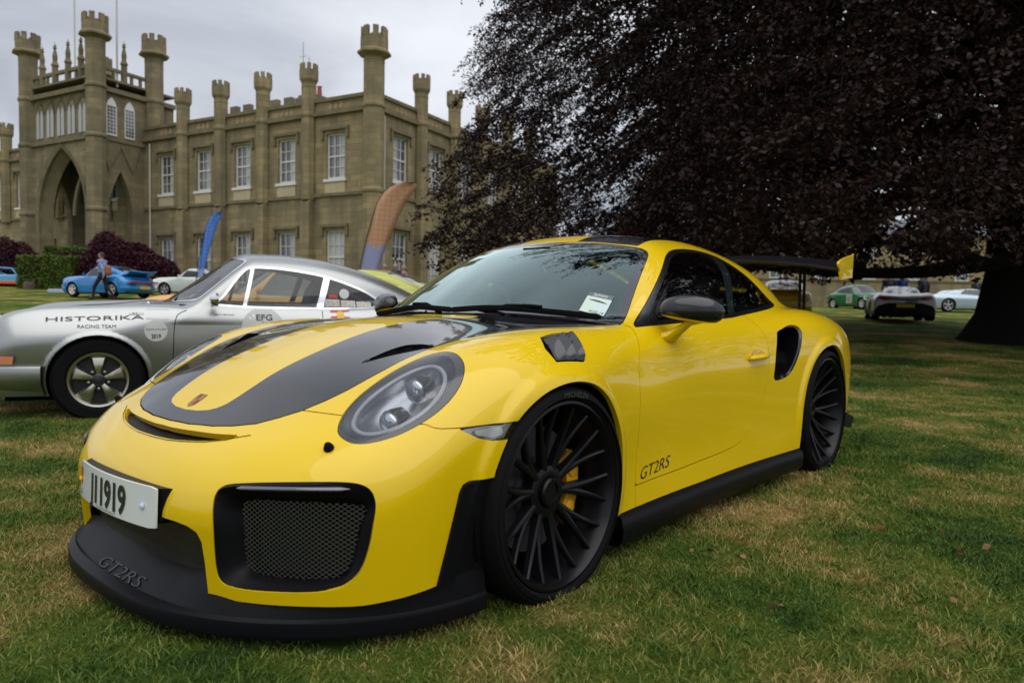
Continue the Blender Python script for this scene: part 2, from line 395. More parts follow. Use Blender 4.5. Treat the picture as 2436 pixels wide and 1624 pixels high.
def skirt(M,depth,dirn=None,lip=0.0):
    """fold the open edges inwards so that a panel shows thickness"""
    B=boundary(M)
    if not len(B): return M
    V=M.V; e=V[B[:,1]]-V[B[:,0]]; e/=np.maximum(np.linalg.norm(e,axis=1,keepdims=True),1e-9)
    n0=len(V); nb=len(B); off0=(-M.N[B[:,0]] if dirn is None else np.tile(np.asarray(dirn,float),(nb,1)))*depth; off1=(-M.N[B[:,1]] if dirn is None else np.tile(np.asarray(dirn,float),(nb,1)))*depth
    P=np.concatenate([V[B[:,0]],V[B[:,1]],V[B[:,1]]+off1,V[B[:,0]]+off0]); L=np.cross(e,off0); L/=np.maximum(np.linalg.norm(L,axis=1,keepdims=True),1e-9)
    L=-L
    # smooth the folded normals along the edge
    acc=np.zeros((n0,3)); np.add.at(acc,B[:,0],L); np.add.at(acc,B[:,1],L); acc/=np.maximum(np.linalg.norm(acc,axis=1,keepdims=True),1e-9)
    NN=np.concatenate([acc[B[:,0]],acc[B[:,1]],acc[B[:,1]],acc[B[:,0]]]); i=np.arange(nb)
    q=np.stack([n0+nb+i,n0+i,n0+3*nb+i,n0+2*nb+i],1)
    return PM(np.concatenate([V,P]),np.concatenate([M.N,NN]),np.concatenate([M.Q,q]),M.T)
def mirrored(M): return PM(M.V*[1,-1,1],M.N*[1,-1,1],M.Q[:,::-1],M.T[:,::-1])
def joined(*Ms):
    n=0; V=[];N=[];Q=[];T=[]
    for M in Ms: V.append(M.V);N.append(M.N);Q.append(M.Q+n);T.append(M.T+n);n+=len(M.V)
    return PM(np.concatenate(V),np.concatenate(N),np.concatenate(Q),np.concatenate(T))
def pm_mesh(name,M):
    me=bpy.data.meshes.new(name); nq,nt=len(M.Q),len(M.T)
    me.vertices.add(len(M.V)); me.vertices.foreach_set('co',M.V.astype(np.float32).ravel())
    me.loops.add(4*nq+3*nt); me.loops.foreach_set('vertex_index',np.concatenate([M.Q.ravel(),M.T.ravel()]).astype(np.int32))
    me.polygons.add(nq+nt); me.polygons.foreach_set('loop_start',np.concatenate([np.arange(nq)*4,4*nq+np.arange(nt)*3]).astype(np.int32))
    me.polygons.foreach_set('use_smooth',np.ones(nq+nt,bool)); me.update(calc_edges=True)
    me.normals_split_custom_set_from_vertices(M.N.astype(np.float32)); return me
def emit(name,M,m,parent,side='both'):
    """side: both = one part across the car, left / right, sep = a left and a right part"""
    out=[]
    if side=='both': out.append(link(name,pm_mesh(name,joined(M,mirrored(M))),parent,m))
    if side in('left','sep'): out.append(link(name,pm_mesh(name,M),parent,m))
    if side in('right','sep'): out.append(link(name,pm_mesh(name,mirrored(M)),parent,m))
    return out
def push(M,d):
    d=np.asarray(d,float); return PM(M.V+M.N*(d[:,None] if d.ndim else d),M.N,M.Q,M.T)
def flip(M): return PM(M.V,-M.N,M.Q[:,::-1],M.T[:,::-1])
def on_surface(f,P,axis,start,stop,n=240):
    """slide points along one axis from start to stop until they meet the surface"""
    P=np.asarray(P,float).copy(); t=np.linspace(start,stop,n); lo=np.full(len(P),np.nan); hi=lo.copy(); prev=np.full(len(P),1.0)
    for k,a in enumerate(t):
        Q=P.copy(); Q[:,axis]=a; v=f(*Q.T); hit=(v<0)&np.isnan(hi)
        hi[hit]=a; lo[hit]=t[max(k-1,0)]
    hi=np.where(np.isnan(hi),stop,hi); lo=np.where(np.isnan(lo),stop,lo)
    for _ in range(24):
        m=(lo+hi)/2; Q=P.copy(); Q[:,axis]=m; v=f(*Q.T)<0; hi=np.where(v,m,hi); lo=np.where(v,lo,m)
    P[:,axis]=hi; return P
def unit(v): v=np.asarray(v,float); return v/np.maximum(np.linalg.norm(v,axis=-1,keepdims=True),1e-9)
# ------------------------------------------------------------------ lawn, path
def grass_material(name, blade):
    m = bpy.data.materials.new(name); m.use_nodes = True; nt = m.node_tree; b = nt.nodes['Principled BSDF']; L = nt.links
    def N(t, **k):
        n = nt.nodes.new(t)
        for a, v in k.items():
            if a in n.inputs: n.inputs[a].default_value = v
            else: setattr(n, a, v)
        return n
    tc = N('ShaderNodeTexCoord')
    big = N('ShaderNodeTexNoise', Scale=.75, Detail=5.0, Roughness=.62); fine = N('ShaderNodeTexNoise', Scale=7.0, Detail=4.0, Roughness=.65)
    L.new(tc.outputs['Object'], big.inputs['Vector']); L.new(tc.outputs['Object'], fine.inputs['Vector'])
    mixn = N('ShaderNodeMath', operation='MULTIPLY_ADD'); L.new(fine.outputs['Fac'], mixn.inputs[0]); mixn.inputs[1].default_value = .55
    off = N('ShaderNodeMath', operation='MULTIPLY_ADD'); L.new(big.outputs['Fac'], off.inputs[0]); off.inputs[1].default_value = 1.45; off.inputs[2].default_value = -.50; L.new(off.outputs[0], mixn.inputs[2])
    at = None
    src = mixn.outputs[0]
    if blade:
        at = N('ShaderNodeAttribute', attribute_name='rnd'); ad = N('ShaderNodeMath', operation='MULTIPLY_ADD'); L.new(at.outputs['Fac'], ad.inputs[0]); ad.inputs[1].default_value = .22; L.new(src, ad.inputs[2])
        a2 = N('ShaderNodeMath', operation='ADD'); L.new(ad.outputs[0], a2.inputs[0]); a2.inputs[1].default_value = -.10; src = a2.outputs[0]
    r = N('ShaderNodeValToRGB'); e = r.color_ramp.elements
    e[0].position = .28; e[0].color = (.030, .066, .010, 1); e[1].position = .74; e[1].color = (.44, .31, .12, 1)
    for p, c in ((.40, (.066, .118, .014)), (.51, (.120, .160, .022)), (.60, (.23, .200, .050))):
        q = e.new(p); q.color = (*c, 1)
    L.new(src, r.inputs['Fac']); L.new(r.outputs[0], b.inputs['Base Color'])
    b.inputs['Roughness'].default_value = .65 if blade else .95; b.inputs['Specular IOR Level'].default_value = .25 if blade else .1
    if not blade:
        bn = N('ShaderNodeTexNoise', Scale=90.0, Detail=4.0, Roughness=.8); L.new(tc.outputs['Object'], bn.inputs['Vector'])
        bp = N('ShaderNodeBump', Strength=.9, Distance=.03); L.new(bn.outputs['Fac'], bp.inputs['Height']); L.new(bp.outputs[0], b.inputs['Normal'])
        mul = N('ShaderNodeMix', data_type='RGBA', blend_type='MULTIPLY'); mul.inputs['Factor'].default_value = .6
        rr = N('ShaderNodeValToRGB'); rr.color_ramp.elements[0].position = .3; rr.color_ramp.elements[0].color = (.45, .45, .45, 1); rr.color_ramp.elements[1].position = .65; rr.color_ramp.elements[1].color = (1.25, 1.25, 1.2, 1)
        L.new(bn.outputs['Fac'], rr.inputs['Fac']); L.new(r.outputs[0], mul.inputs['A']); L.new(rr.outputs[0], mul.inputs['B']); L.new(mul.outputs['Result'], b.inputs['Base Color'])
    return m
def lawn():
    ds = np.concatenate([[-300, -60, -10], np.linspace(-2, 80, 60), [150, 400, 900]]); xs = np.concatenate([[-700, -200], np.linspace(-60, 60, 25), [200, 700]])
    V = [(*(CAM_POS[:2]+x*RH+d*DH), float(ground_z(d, x))) for d in ds for x in xs]; n = len(xs)
    me = fastmesh('lawn', V, [(i*n+j, i*n+j+1, (i+1)*n+j+1, (i+1)*n+j) for i in range(len(ds)-1) for j in range(n-1)], smooth=True)
    tag(link('lawn', me, None, grass_material('lawn turf', False)), kind='structure')
    rng = np.random.default_rng(5); P = []; S = []
    for d0, d1, dens, sz in ((1.2, 3.2, 15000, 1.0), (3.2, 5.5, 6500, 1.2), (5.5, 9, 2100, 1.7), (9, 17, 420, 2.7)):
        wx = .78*d1+.3; n = int((d1-d0)*2*wx*dens); d = rng.uniform(d0, d1, n); x = rng.uniform(-wx, wx, n); k = np.abs(x) < .78*d+.3; d, x = d[k], x[k]
        P.append(CAM_POS[:2]+x[:, None]*RH+d[:, None]*DH); S.append(np.full(len(d), sz))
    P = np.concatenate(P); S = np.concatenate(S)
    inside = (np.abs(P[:, 1]) < .72) & (P[:, 0] > -3.3) & (P[:, 0] < .7); P, S = P[~inside], S[~inside]
    # mown unevenly, with tufts
    h = lambda p, s: np.sin(p[:, 0]*s+1.3*np.sin(p[:, 1]*s*.7))*np.sin(p[:, 1]*s*1.13+.8*np.sin(p[:, 0]*s*.9))
    tuft = .5+.5*h(P, 9.0); n = len(P); H = (.009+.014*rng.random(n)**1.3)*(.6+.75*tuft)*S**.35; W = (.0013+.0011*rng.random(n))*S
    th = rng.uniform(0, 2*PI, n); lean = rng.normal(0, .75, (n, 2)); z = gz_xy(P[:, 0], P[:, 1])-.002
    b = np.stack([P[:, 0], P[:, 1], z], 1); w = np.stack([np.cos(th), np.sin(th), 0*th], 1)*W[:, None]
    tip = b+np.stack([lean[:, 0]*H, lean[:, 1]*H, H], 1); midp = b+np.stack([lean[:, 0]*H*.3, lean[:, 1]*H*.3, H*.55], 1)
    V = np.stack([b-w, b+w, midp+w*.8, tip, midp-w*.8], 1).reshape(-1, 3); i = np.arange(n)*5
    F3 = np.concatenate([np.stack([i, i+1, i+2], 1), np.stack([i, i+2, i+4], 1), np.stack([i+4, i+2, i+3], 1)])
    me = fastmesh('grass', V, F3); at = me.attributes.new('rnd', 'FLOAT', 'POINT'); at.data.foreach_set('value', np.repeat(rng.random(n), 5).astype(np.float32))
    tag(link('grass', me, None, grass_material('grass blades', True)), 'short mown grass with green and straw patches round the parked cars', 'grass', kind='stuff')
    # gravel drive in front of the house
    g = MB(); V = []
    for x in np.linspace(-34, 30, 33):
        for dd in (0, 6.0):
            D = 40.5+dd-.16*x*-1*0+ (-.35*x if x < 0 else .5*x)*.45; V.append((*(CAM_POS[:2]+x*RH+D*DH), float(ground_z(D, x))+.03))
    g.add(V, [(2*i, 2*i+2, 2*i+3, 2*i+1) for i in range(32)]); tag(g.build('gravel_drive', mat('gravel', (.26, .22, .17), .95, noise=(3, (.33, .29, .23)))), kind='structure')
lawn()

# ------------------------------------------------------------------ the battlemented house
def stone_material(name, c1, c2, mortar, dark):
    m = bpy.data.materials.new(name); m.use_nodes = True; nt = m.node_tree; b = nt.nodes['Principled BSDF']; L = nt.links
    N = nt.nodes.new
    tc = N('ShaderNodeTexCoord'); s = N('ShaderNodeSeparateXYZ'); L.new(tc.outputs['Object'], s.inputs[0])
    a = N('ShaderNodeMath'); a.operation = 'ADD'; L.new(s.outputs['X'], a.inputs[0]); L.new(s.outputs['Y'], a.inputs[1])
    c = N('ShaderNodeCombineXYZ'); L.new(a.outputs[0], c.inputs[0]); L.new(s.outputs['Z'], c.inputs[1])
    br = N('ShaderNodeTexBrick'); L.new(c.outputs[0], br.inputs['Vector']); br.inputs['Color1'].default_value = (*c1, 1); br.inputs['Color2'].default_value = (*c2, 1); br.inputs['Mortar'].default_value = (*mortar, 1)
    br.inputs['Scale'].default_value = 1.0; br.inputs['Brick Width'].default_value = .92; br.inputs['Row Height'].default_value = .30; br.inputs['Mortar Size'].default_value = .012; br.inputs['Bias'].default_value = .1
    n = N('ShaderNodeTexNoise'); n.inputs['Scale'].default_value = .55; n.inputs['Detail'].default_value = 7; n.inputs['Roughness'].default_value = .65; L.new(tc.outputs['Object'], n.inputs['Vector'])
    st = N('ShaderNodeMapping'); st.inputs['Scale'].default_value = (1.8, 1.8, .25); L.new(tc.outputs['Object'], st.inputs[0])
    n2 = N('ShaderNodeTexNoise'); n2.inputs['Scale'].default_value = 1.0; n2.inputs['Detail'].default_value = 6; L.new(st.outputs[0], n2.inputs['Vector'])
    ad = N('ShaderNodeMath'); ad.operation = 'ADD'; L.new(n.outputs['Fac'], ad.inputs[0]); L.new(n2.outputs['Fac'], ad.inputs[1])
    r = N('ShaderNodeValToRGB'); r.color_ramp.elements[0].position = .40; r.color_ramp.elements[1].position = .62; r.color_ramp.elements[0].color = (0, 0, 0, 1); r.color_ramp.elements[1].color = (1, 1, 1, 1)
    hf = N('ShaderNodeMath'); hf.operation = 'MULTIPLY'; hf.inputs[1].default_value = .5; L.new(ad.outputs[0], hf.inputs[0]); L.new(hf.outputs[0], r.inputs['Fac'])
    mx = N('ShaderNodeMix'); mx.data_type = 'RGBA'; L.new(r.outputs[0], mx.inputs['Factor']); L.new(br.outputs['Color'], mx.inputs['A']); mx.inputs['B'].default_value = (*dark, 1)
    m2 = N('ShaderNodeMix'); m2.data_type = 'RGBA'; m2.inputs['Factor'].default_value = .9; L.new(br.outputs['Color'], m2.inputs['A']); L.new(mx.outputs['Result'], m2.inputs['B'])
    L.new(m2.outputs['Result'], b.inputs['Base Color']); b.inputs['Roughness'].default_value = .92; b.inputs['Specular IOR Level'].default_value = .15
    bp = N('ShaderNodeBump'); bp.inputs['Strength'].default_value = .5; bp.inputs['Distance'].default_value = .02; iv = N('ShaderNodeMath'); iv.operation = 'SUBTRACT'; iv.inputs[0].default_value = 1; L.new(br.outputs['Fac'], iv.inputs[1]); L.new(iv.outputs[0], bp.inputs['Height']); L.new(bp.outputs[0], b.inputs['Normal'])
    MATS[name] = m; return m
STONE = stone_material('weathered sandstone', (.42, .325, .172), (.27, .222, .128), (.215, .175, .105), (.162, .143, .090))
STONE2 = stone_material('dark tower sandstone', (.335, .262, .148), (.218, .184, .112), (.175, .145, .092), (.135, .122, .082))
TRIMS = mat('dressed stone', (.22, .18, .10), .9, noise=(2.2, (.12, .108, .060), .25))
CREAM = mat('cream apron panel', (.52, .43, .27), .8, noise=(3, (.44, .36, .22)))
PAINT = mat('white window paint', (.72, .71, .68), .5)
PANE = mat('old window glass', (.055, .06, .068), .06, spec=.9, coat=.6, noise=(.8, (.16, .165, .17), .12))
BLIND = mat('pale window blind', (.52, .52, .50), .6, coat=.6, noise=(.7, (.40, .41, .40), .15))
AG = rad(28.5)
K = CAM_POS[:2]-6.9*RH+35.5*DH
U1 = -math.cos(AG)*RH+math.sin(AG)*DH
HZ = float(ground_z(35.5))-.02
house = thing('country_house', 'battlemented sandstone country house with turrets behind the parked cars', 'building', (*K, HZ), math.atan2(U1[1], U1[0]))

def wall(name, plane, a0, a1, z0, z1, holes, par, m, depth=.30, off=0.0):
    """plane: 'front' (y=off, outward +y) or 'side' (x=off, outward -x); holes are (a0,a1,z0,z1)"""
    A = sorted({a0, a1}|{h[0] for h in holes}|{h[1] for h in holes}); Zs = sorted({z0, z1}|{h[2] for h in holes}|{h[3] for h in holes}); b = MB()
    P = (lambda a, z, d: (a, off-d, z)) if plane == 'front' else (lambda a, z, d: (off+d, -a, z))
    for i in range(len(A)-1):
        for j in range(len(Zs)-1):
            ca, cz = (A[i]+A[i+1])/2, (Zs[j]+Zs[j+1])/2
            if any(h[0] < ca < h[1] and h[2] < cz < h[3] for h in holes): continue
            b.add([P(A[i], Zs[j], 0), P(A[i+1], Zs[j], 0), P(A[i+1], Zs[j+1], 0), P(A[i], Zs[j+1], 0)], [(3, 2, 1, 0) if plane == 'front' else (3, 2, 1, 0)])
    for h in holes:
        c = [(h[0], h[2]), (h[1], h[2]), (h[1], h[3]), (h[0], h[3])]
        for k in range(4):
            p, q = c[k], c[(k+1) % 4]; b.add([P(*p, 0), P(*q, 0), P(*q, depth), P(*p, depth)], [(0, 1, 2, 3)])
    return b.build(name, m, par)
def box_on(b, plane, off, a0, a1, z0, z1, d0, d1):
    """box proud of a wall: d0..d1 metres outward"""
    if plane == 'front': b.box(a0, a1, off+d0, off+d1, z0, z1)
    else: b.box(off-d1, off-d0, -a1, -a0, z0, z1)
    return b
def sash(plane, off, ac, w, z0, z1, hood=True, apron=False, rows=4, cols=3, blind=None):
    fr = MB(); d0, d1 = -.20, -.13; t = .075
    for a0, a1, q0, q1 in ((ac-w/2, ac-w/2+t, z0, z1), (ac+w/2-t, ac+w/2, z0, z1), (ac-w/2+t, ac+w/2-t, z0, z0+t*1.3), (ac-w/2+t, ac+w/2-t, z1-t, z1)): box_on(fr, plane, off, a0, a1, q0, q1, d0, d1)
    zm = (z0+z1)/2; box_on(fr, plane, off, ac-w/2+t, ac+w/2-t, zm-.035, zm+.035, d0, d1-.01)
    for c in range(1, cols):
        a = ac-w/2+t+(w-2*t)*c/cols; box_on(fr, plane, off, a-.018, a+.018, z0+t, z1-t, d0+.01, d1-.025)
    for r in range(1, rows):
        if r*2 == rows: continue
        z = z0+t+(z1-z0-2*t)*r/rows; box_on(fr, plane, off, ac-w/2+t, ac+w/2-t, z-.016, z+.016, d0+.012, d1-.027)
    o = fr.build('window', PAINT, house)
    p = MB(); box_on(p, plane, off, ac-w/2+.02, ac+w/2-.02, z0+.02, z1-.02, -.23, -.205); p.build('pane', BLIND if blind == 'all' else PANE, o)
    if blind == 'part':
        p = MB(); box_on(p, plane, off, ac-w/2+t, ac-w*.12, z0+t, z1-t, -.2045, -.2015); p.build('curtain', BLIND, o)
    s = MB(); box_on(s, plane, off, ac-w/2-.12, ac+w/2+.12, z0-.16, z0-.02, -.12, .10); s.build('sill', PAINT if apron else TRIMS, o)
    if apron:
        s = MB(); box_on(s, plane, off, ac-w/2-.05, ac+w/2+.05, z0-.72, z0-.20, 0, .045); s.build('apron_panel', CREAM, o)
    if hood:
        s = MB(); box_on(s, plane, off, ac-w/2-.28, ac+w/2+.28, z1+.16, z1+.30, 0, .13)
        for sg in (-1, 1): a = ac+sg*(w/2+.21); box_on(s, plane, off, a-.07, a+.07, z1-.28, z1+.16, 0, .11)
        s.build('hood_mould', TRIMS, o)
    return o
def turret(x, y, z0, z1, r, crown_h, cap=True, m=None, ring=None, n=8):
    """octagonal shaft with a corbelled, battlemented head"""
    b = MB(); zc = z1-crown_h; R = r*1.32
    prof = [(r, z0), (r, zc-.35), (r*1.05, zc-.30), (r, zc-.25), (r*1.02, zc-.12)]
    if cap: prof += [(r*1.62, zc+.02), (r*1.62, zc+.12), (R, zc+.24)]
    else: prof += [(r*1.28, zc+.05), (R*.98, zc+.14)]
    zp = z1-crown_h*.36; prof += [(R, zp)]; prof += [(R*.74, zp), (R*.74, zp-.3)]
    b.lathe(prof, n, 'z', (x, y, 0))
    for k in range(n):
        if k % 1 == 0:
            a0, a1 = 2*PI*(k+.22)/n-2*PI/n*0, 2*PI*(k+.78)/n; a0 -= PI/n; a1 -= PI/n
            V = [(x+q*math.cos(a), y+q*math.sin(a), z) for z in (zp-.02, z1) for q in (R*.98, R*.72) for a in (a0, a1)]
            b.add(V, [(0, 1, 5, 4), (3, 2, 6, 7), (2, 0, 4, 6), (1, 3, 7, 5), (4, 5, 7, 6)])
    if ring:
        for zr in [q for q in ring if q > z0+.2]: b.lathe([(r, zr-.12), (r*1.14, zr-.04), (r*1.14, zr+.08), (r, zr+.16)], n, 'z', (x, y, 0))
    return b.build('turret', m or STONE, house)
def strings(plane, off, a0, a1, zs):
    for z, h, d in zs:
        b = MB(); box_on(b, plane, off, a0, a1, z, z+h, 0, d); b.build('string_course', TRIMS, house)
# front range (towards the drive) and side range
WA = [2.38, 5.73, 9.03, 12.17, 15.37]; WL = [27.5, 30.7, 33.9]; ww = 1.22
def holes_for(c): return [h for a in c for h in ((a-ww/2, a+ww/2, 6.2, 8.45), (a-ww/2, a+ww/2, .95, 3.62))]
wall('front_wall', 'front', 0, 17.2, -.6, 10.2, holes_for(WA), house, STONE)
wall('front_wall', 'front', 17.2, 38, -.6, 10.2, holes_for(WL)+holes_for([20.6]), house, STONE)
WS_ = [2.2, 5.35, 8.5, 11.65, 14.8, 18.0]
wall('side_wall', 'side', 0, 21, -.6, 10.2, holes_for(WS_), house, STONE, off=0)
for a in WA: sash('front', 0, a, ww, 6.2, 8.45, True, True, blind='part'); sash('front', 0, a, ww, .95, 3.62, True, False, blind='all' if a < 3 else 'part')
for a in WL+[20.6]: sash('front', 0, a, ww, 6.2, 8.45, True, True, blind='part'); sash('front', 0, a, ww, .95, 3.62, True, False)
for i, a in enumerate(WS_): sash('side', 0, a, ww, 6.2, 8.45, True, i < 1, blind='part'); sash('side', 0, a, ww, .95, 3.62, True, False, blind='all' if i in (1, 2) else None)
for pl, e_ in (('front', 17.3), ('side', 21)):
    strings(pl, 0, -.08 if pl == 'front' else .0, e_, ((5.32, .16, .11), (9.36, .22, .18), (10.05, .17, .10)))
strings('front', 0, 24.2, 38, ((5.32, .16, .11), (9.36, .22, .18), (10.05, .17, .10)))
b = MB(); b.box(.31, 38, -20.5, -.31, 9.3, 9.5); b.build('roof', mat('roof lead', (.12, .12, .125), .7), house)
b = MB(); b.box(.02, 38, -.30, -.02, 9.5, 10.18); b.box(.02, .30, -21, -.3, 9.5, 10.18); b.build('parapet', STONE, house)
# trefoil panels in the parapet
for pl, L_ in (('front', WA+WL), ('side', WS_)):
    for a in L_:
        for k in (-1, 0, 1):
            b = MB(); s_ = .16; c = a+k*.36; pts = [(c-s_, 9.72), (c, 9.60), (c+s_, 9.72), (c+s_*.5, 9.86), (c, 9.96), (c-s_*.5, 9.86)]
            b.prism(pts, .001, .018, 'xzy') if pl == 'front' else b.prism([(-p[0], p[1]) for p in pts], -.018, -.001, 'yzx'); b.build('parapet_panel', mat('buff relief', (.36, .25, .14), .9), house)
turret(-.12, .10, -.6, 13.1, .50, 1.25, ring=(5.4, 9.45))
for a in (4.09, 7.35, 10.6, 13.75, 26.0, 29.1, 32.3): turret(a, .10, 5.2, 12.0, .36, .82, cap=False, ring=(9.45,))
for a in (3.8, 7.0, 10.1, 13.2, 16.4): turret(-.10, -a, 5.2, 12.0, .36, .82, cap=False, ring=(9.45,))
for a in (4.09, 7.35, 10.6, 13.75):     # stepped buttress below each turret
    b = MB(); b.box(a-.30, a+.30, 0, .38, -.6, 5.05); b.prism([(0, 5.05), (.38, 5.05), (.05, 5.5), (0, 5.5)], a-.30, a+.30, 'yzx'); b.build('buttress', STONE, house)
for a in (3.8, 7.0, 10.1, 13.2, 16.4):
    b = MB(); b.box(-.38, 0, -a-.30, -a+.30, -.6, 5.05); b.build('buttress', STONE, house)
for a, y in ((16.75, .10), (-.10, -.75)):
    b = MB(); b.tube([(a, y, -.5), (a, y, 9.2)], .05, 8); b.build('downpipe', mat('pale downpipe', (.55, .53, .47), .6), house)
# higher block behind, battlemented, with chimney pots
b = MB(); b.box(9.5, 17.5, -13, -5.2, 9.4, 12.0); 
for k in range(7):
    b.box(9.5+k*1.2, 10.15+k*1.2, -5.5, -5.2, 12.0, 12.6)
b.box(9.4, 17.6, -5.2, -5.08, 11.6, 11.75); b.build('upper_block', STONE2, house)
b = MB(); b.box(16.4, 16.9, -5.2, -5.14, 10.5, 11.05); b.build('dark_vent', mat('dark opening', (.01, .01, .012), .8), house)
b = MB(); b.box(9.8, 11.8, -7.4, -6.6, 12.1, 13.0); ch = b.build('chimney', STONE2, house)
for k in range(4):
    b = MB(); b.lathe([(.16, 13.0), (.13, 13.55), (.17, 13.62), (.12, 13.62)], 10, 'z', (10.1+.45*k, -7.0, 0)); b.build('chimney_pot', mat('terracotta', (.35, .07, .05), .8), ch)
for a, h in ((11.5, 16.6), (11.0, 15.6)):
    b = MB(); b.tube([(a, -7, 12.5), (a, -7, h)], .025, 5); b.tube([(a-.3, -7, h-.9), (a+.3, -7, h-.9)], .015, 4); b.build('aerial', mat('aerial metal', (.3, .3, .3), .5), house)
# entrance tower with its carriage arch
TA0, TA1, TY = 17.4, 24.0, 3.0
def arch_pts(a0, a1, spring, apex, n=10):
    c = (a0+a1)/2; h = apex-spring; w = (a1-a0)/2; R = (w*w+h*h)/(2*w); out = []
    for i in range(n+1):
        t = i/n; ang = t*math.asin(min(1, h/R)) if R >= h else 0; out.append((a0+R-R*math.cos(ang), spring+R*math.sin(ang)))
    return out+[(2*c-p[0], p[1]) for p in out[::-1][1:]]
ap = arch_pts(18.35, 23.0, 4.9, 8.75)
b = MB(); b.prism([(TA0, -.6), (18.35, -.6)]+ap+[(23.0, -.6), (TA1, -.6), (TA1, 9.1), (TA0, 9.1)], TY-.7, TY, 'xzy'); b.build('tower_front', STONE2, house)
ap2 = arch_pts(18.75, 22.6, 4.7, 8.25)
b = MB(); pts = [(18.35, -.6)]+ap+[(23.0, -.6)]; ii = [(18.75, -.6)]+ap2+[(22.6, -.6)]; n = len(pts)
b.add([(p[0], TY-.15, p[1]) for p in pts]+[(p[0], TY-.6, p[1]) for p in ii], [(i, i+1, n+i+1, n+i) for i in range(n-1)]); b.build('arch_reveal', TRIMS, house)
b = MB(); pts2 = [(18.1, -.6)]+arch_pts(18.1, 23.25, 4.95, 9.02)+[(23.25, -.6)]
b.add([(p[0], TY+.10, p[1]) for p in pts2]+[(p[0], TY+.02, p[1]) for p in pts]+[(p[0], TY, p[1]) for p in pts2], [(i, i+1, n+i+1, n+i) for i in range(n-1)]+[(i, 2*n+i, 2*n+i+1, i+1) for i in range(n-1)]); b.build('arch_mould', TRIMS, house)
ap3 = arch_pts(.75, 2.25, 4.6, 7.4); side_poly = lambda L: [(-p[0], p[1]) for p in L]
for xx in (TA0, TA1-.5):
    b = MB(); b.prism([(0, -.6), (.75, -.6)]+ap3+[(2.25, -.6), (TY-.7, -.6), (TY-.7, 9.1), (0, 9.1)], xx, xx+.5, 'yzx'); b.build('tower_side', STONE2, house)
b = MB(); b.prism([(.3, 9.0), (.75, 7.3), (1.5, 8.75), (2.25, 7.3), (2.6, 9.0)], TA0-.08, TA0-.005, 'yzx'); b.build('gable_mould', TRIMS, house)
b = MB(); b.box(TA0-.02, TA1, -.3, TY-.72, 8.85, 9.1); b.build('vault', TRIMS, house)
for k in range(3):   # ribs under the vault
    a = 18.4+k*2.2; b = MB(); q = arch_pts(.0, 2.3, 4.9, 8.6); b.tube([(a, p[0], p[1]) for p in q], .12, 6); b.build('vault_rib', TRIMS, house)
lan_s = [(.62, 1.12), (1.78, 2.28)]
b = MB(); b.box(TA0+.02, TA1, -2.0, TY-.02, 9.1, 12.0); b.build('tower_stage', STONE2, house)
for z, h, d in ((9.02, .22, .14), (11.75, .26, .2), (12.42, .12, .1)):
    b = MB(); b.box(TA0-d, TA1+d, -2, TY+d, z, z+h); b.build('string_course', TRIMS, house)
for i in range(5):   # lancets over the arch
    a = 18.55+i*1.06
    for k in (-1, 1):
        b = MB(); q = arch_pts(a+k*.20-.15, a+k*.20+.15, 10.6, 11.1, 5); b.prism([(a+k*.20-.15, 9.45)]+q+[(a+k*.20+.15, 9.45)], TY+.005, TY+.03, 'xzy'); b.build('lancet', mat('lancet glazing', (.42, .42, .40) if k < 0 else (.30, .20, .10), .4), house)
    b = MB(); q = arch_pts(a-.46, a+.46, 10.9, 11.6, 6); qi = arch_pts(a-.36, a+.36, 10.85, 11.45, 6); m_ = len(q)
    b.add([(p[0], TY+.09, p[1]) for p in q]+[(p[0], TY+.01, p[1]) for p in qi], [(j, j+1, m_+j+1, m_+j) for j in range(m_-1)]); b.build('lancet_hood', TRIMS, house)
for y0 in (.62, 1.72):
    q = arch_pts(y0, y0+.62, 10.9, 11.5, 6); b = MB(); b.prism([(y0, 9.35)]+q+[(y0+.62, 9.35)], TA0-.03, TA0+.0, 'yzx'); lw = b.build('lancet_window', PAINT, house)
    b = MB()
    for c in range(3):
        for r in range(8):
            b.box(TA0-.036, TA0-.03, y0+.06+c*.18, y0+.06+c*.18+.15, 9.45+r*.2, 9.45+r*.2+.17)
    b.build('pane', PANE, lw); 
for x, y in ((TA0-.1, TY), (TA1, TY), (TA0-.1, -.6), (TA1, -1.5)): turret(x, y, -.6 if y > 0 else 8.8, 15.75, .52, 1.2, m=STONE2, ring=(5.0, 9.1, 11.85))
for k in range(6):   # pierced parapet
    a = 18.2+k*.95; b = MB(); b.box(a, a+.14, TY-.12, TY, 12.5, 13.0); b.build('baluster', TRIMS, house)
b = MB(); b.box(TA0, TA1, TY-.16, TY+.04, 13.0, 13.18); b.box(TA0-.04, TA0+.16, -.5, TY, 13.0, 13.18); b.build('parapet_rail', TRIMS, house)
for y in (.2, .75, 1.3, 1.85, 2.4):
    b = MB(); b.box(TA0-.02, TA0+.12, y-.07, y+.07, 12.5, 13.0); b.build('baluster', TRIMS, house)
for p in [(18.75, TY), (20.0, TY), (21.3, TY), (22.6, TY), (TA0, 1.3)]:
    b = MB(); b.lathe([(.16, 12.4), (.16, 13.5), (.22, 13.55), (.12, 13.8), (.14, 14.1), (.06, 14.5), (.11, 14.55), (.03, 14.75), (0, 14.95)], 6, 'z', (p[0], p[1]-.06, 0)); b.box(p[0]-.12, p[0]+.12, p[1]-.09, p[1]-.03, 14.66, 14.72); b.build('pinnacle', TRIMS, house)
for x, y, h in ((22.95, .8, 21), (17.5, 1.6, 22)):
    fp = MB(); fp.tube([(x, y, 12.2), (x, y, h)], [.06, .04], 8); fp.build('flagpole', mat('flagpole white', (.55, .53, .48), .5), house)
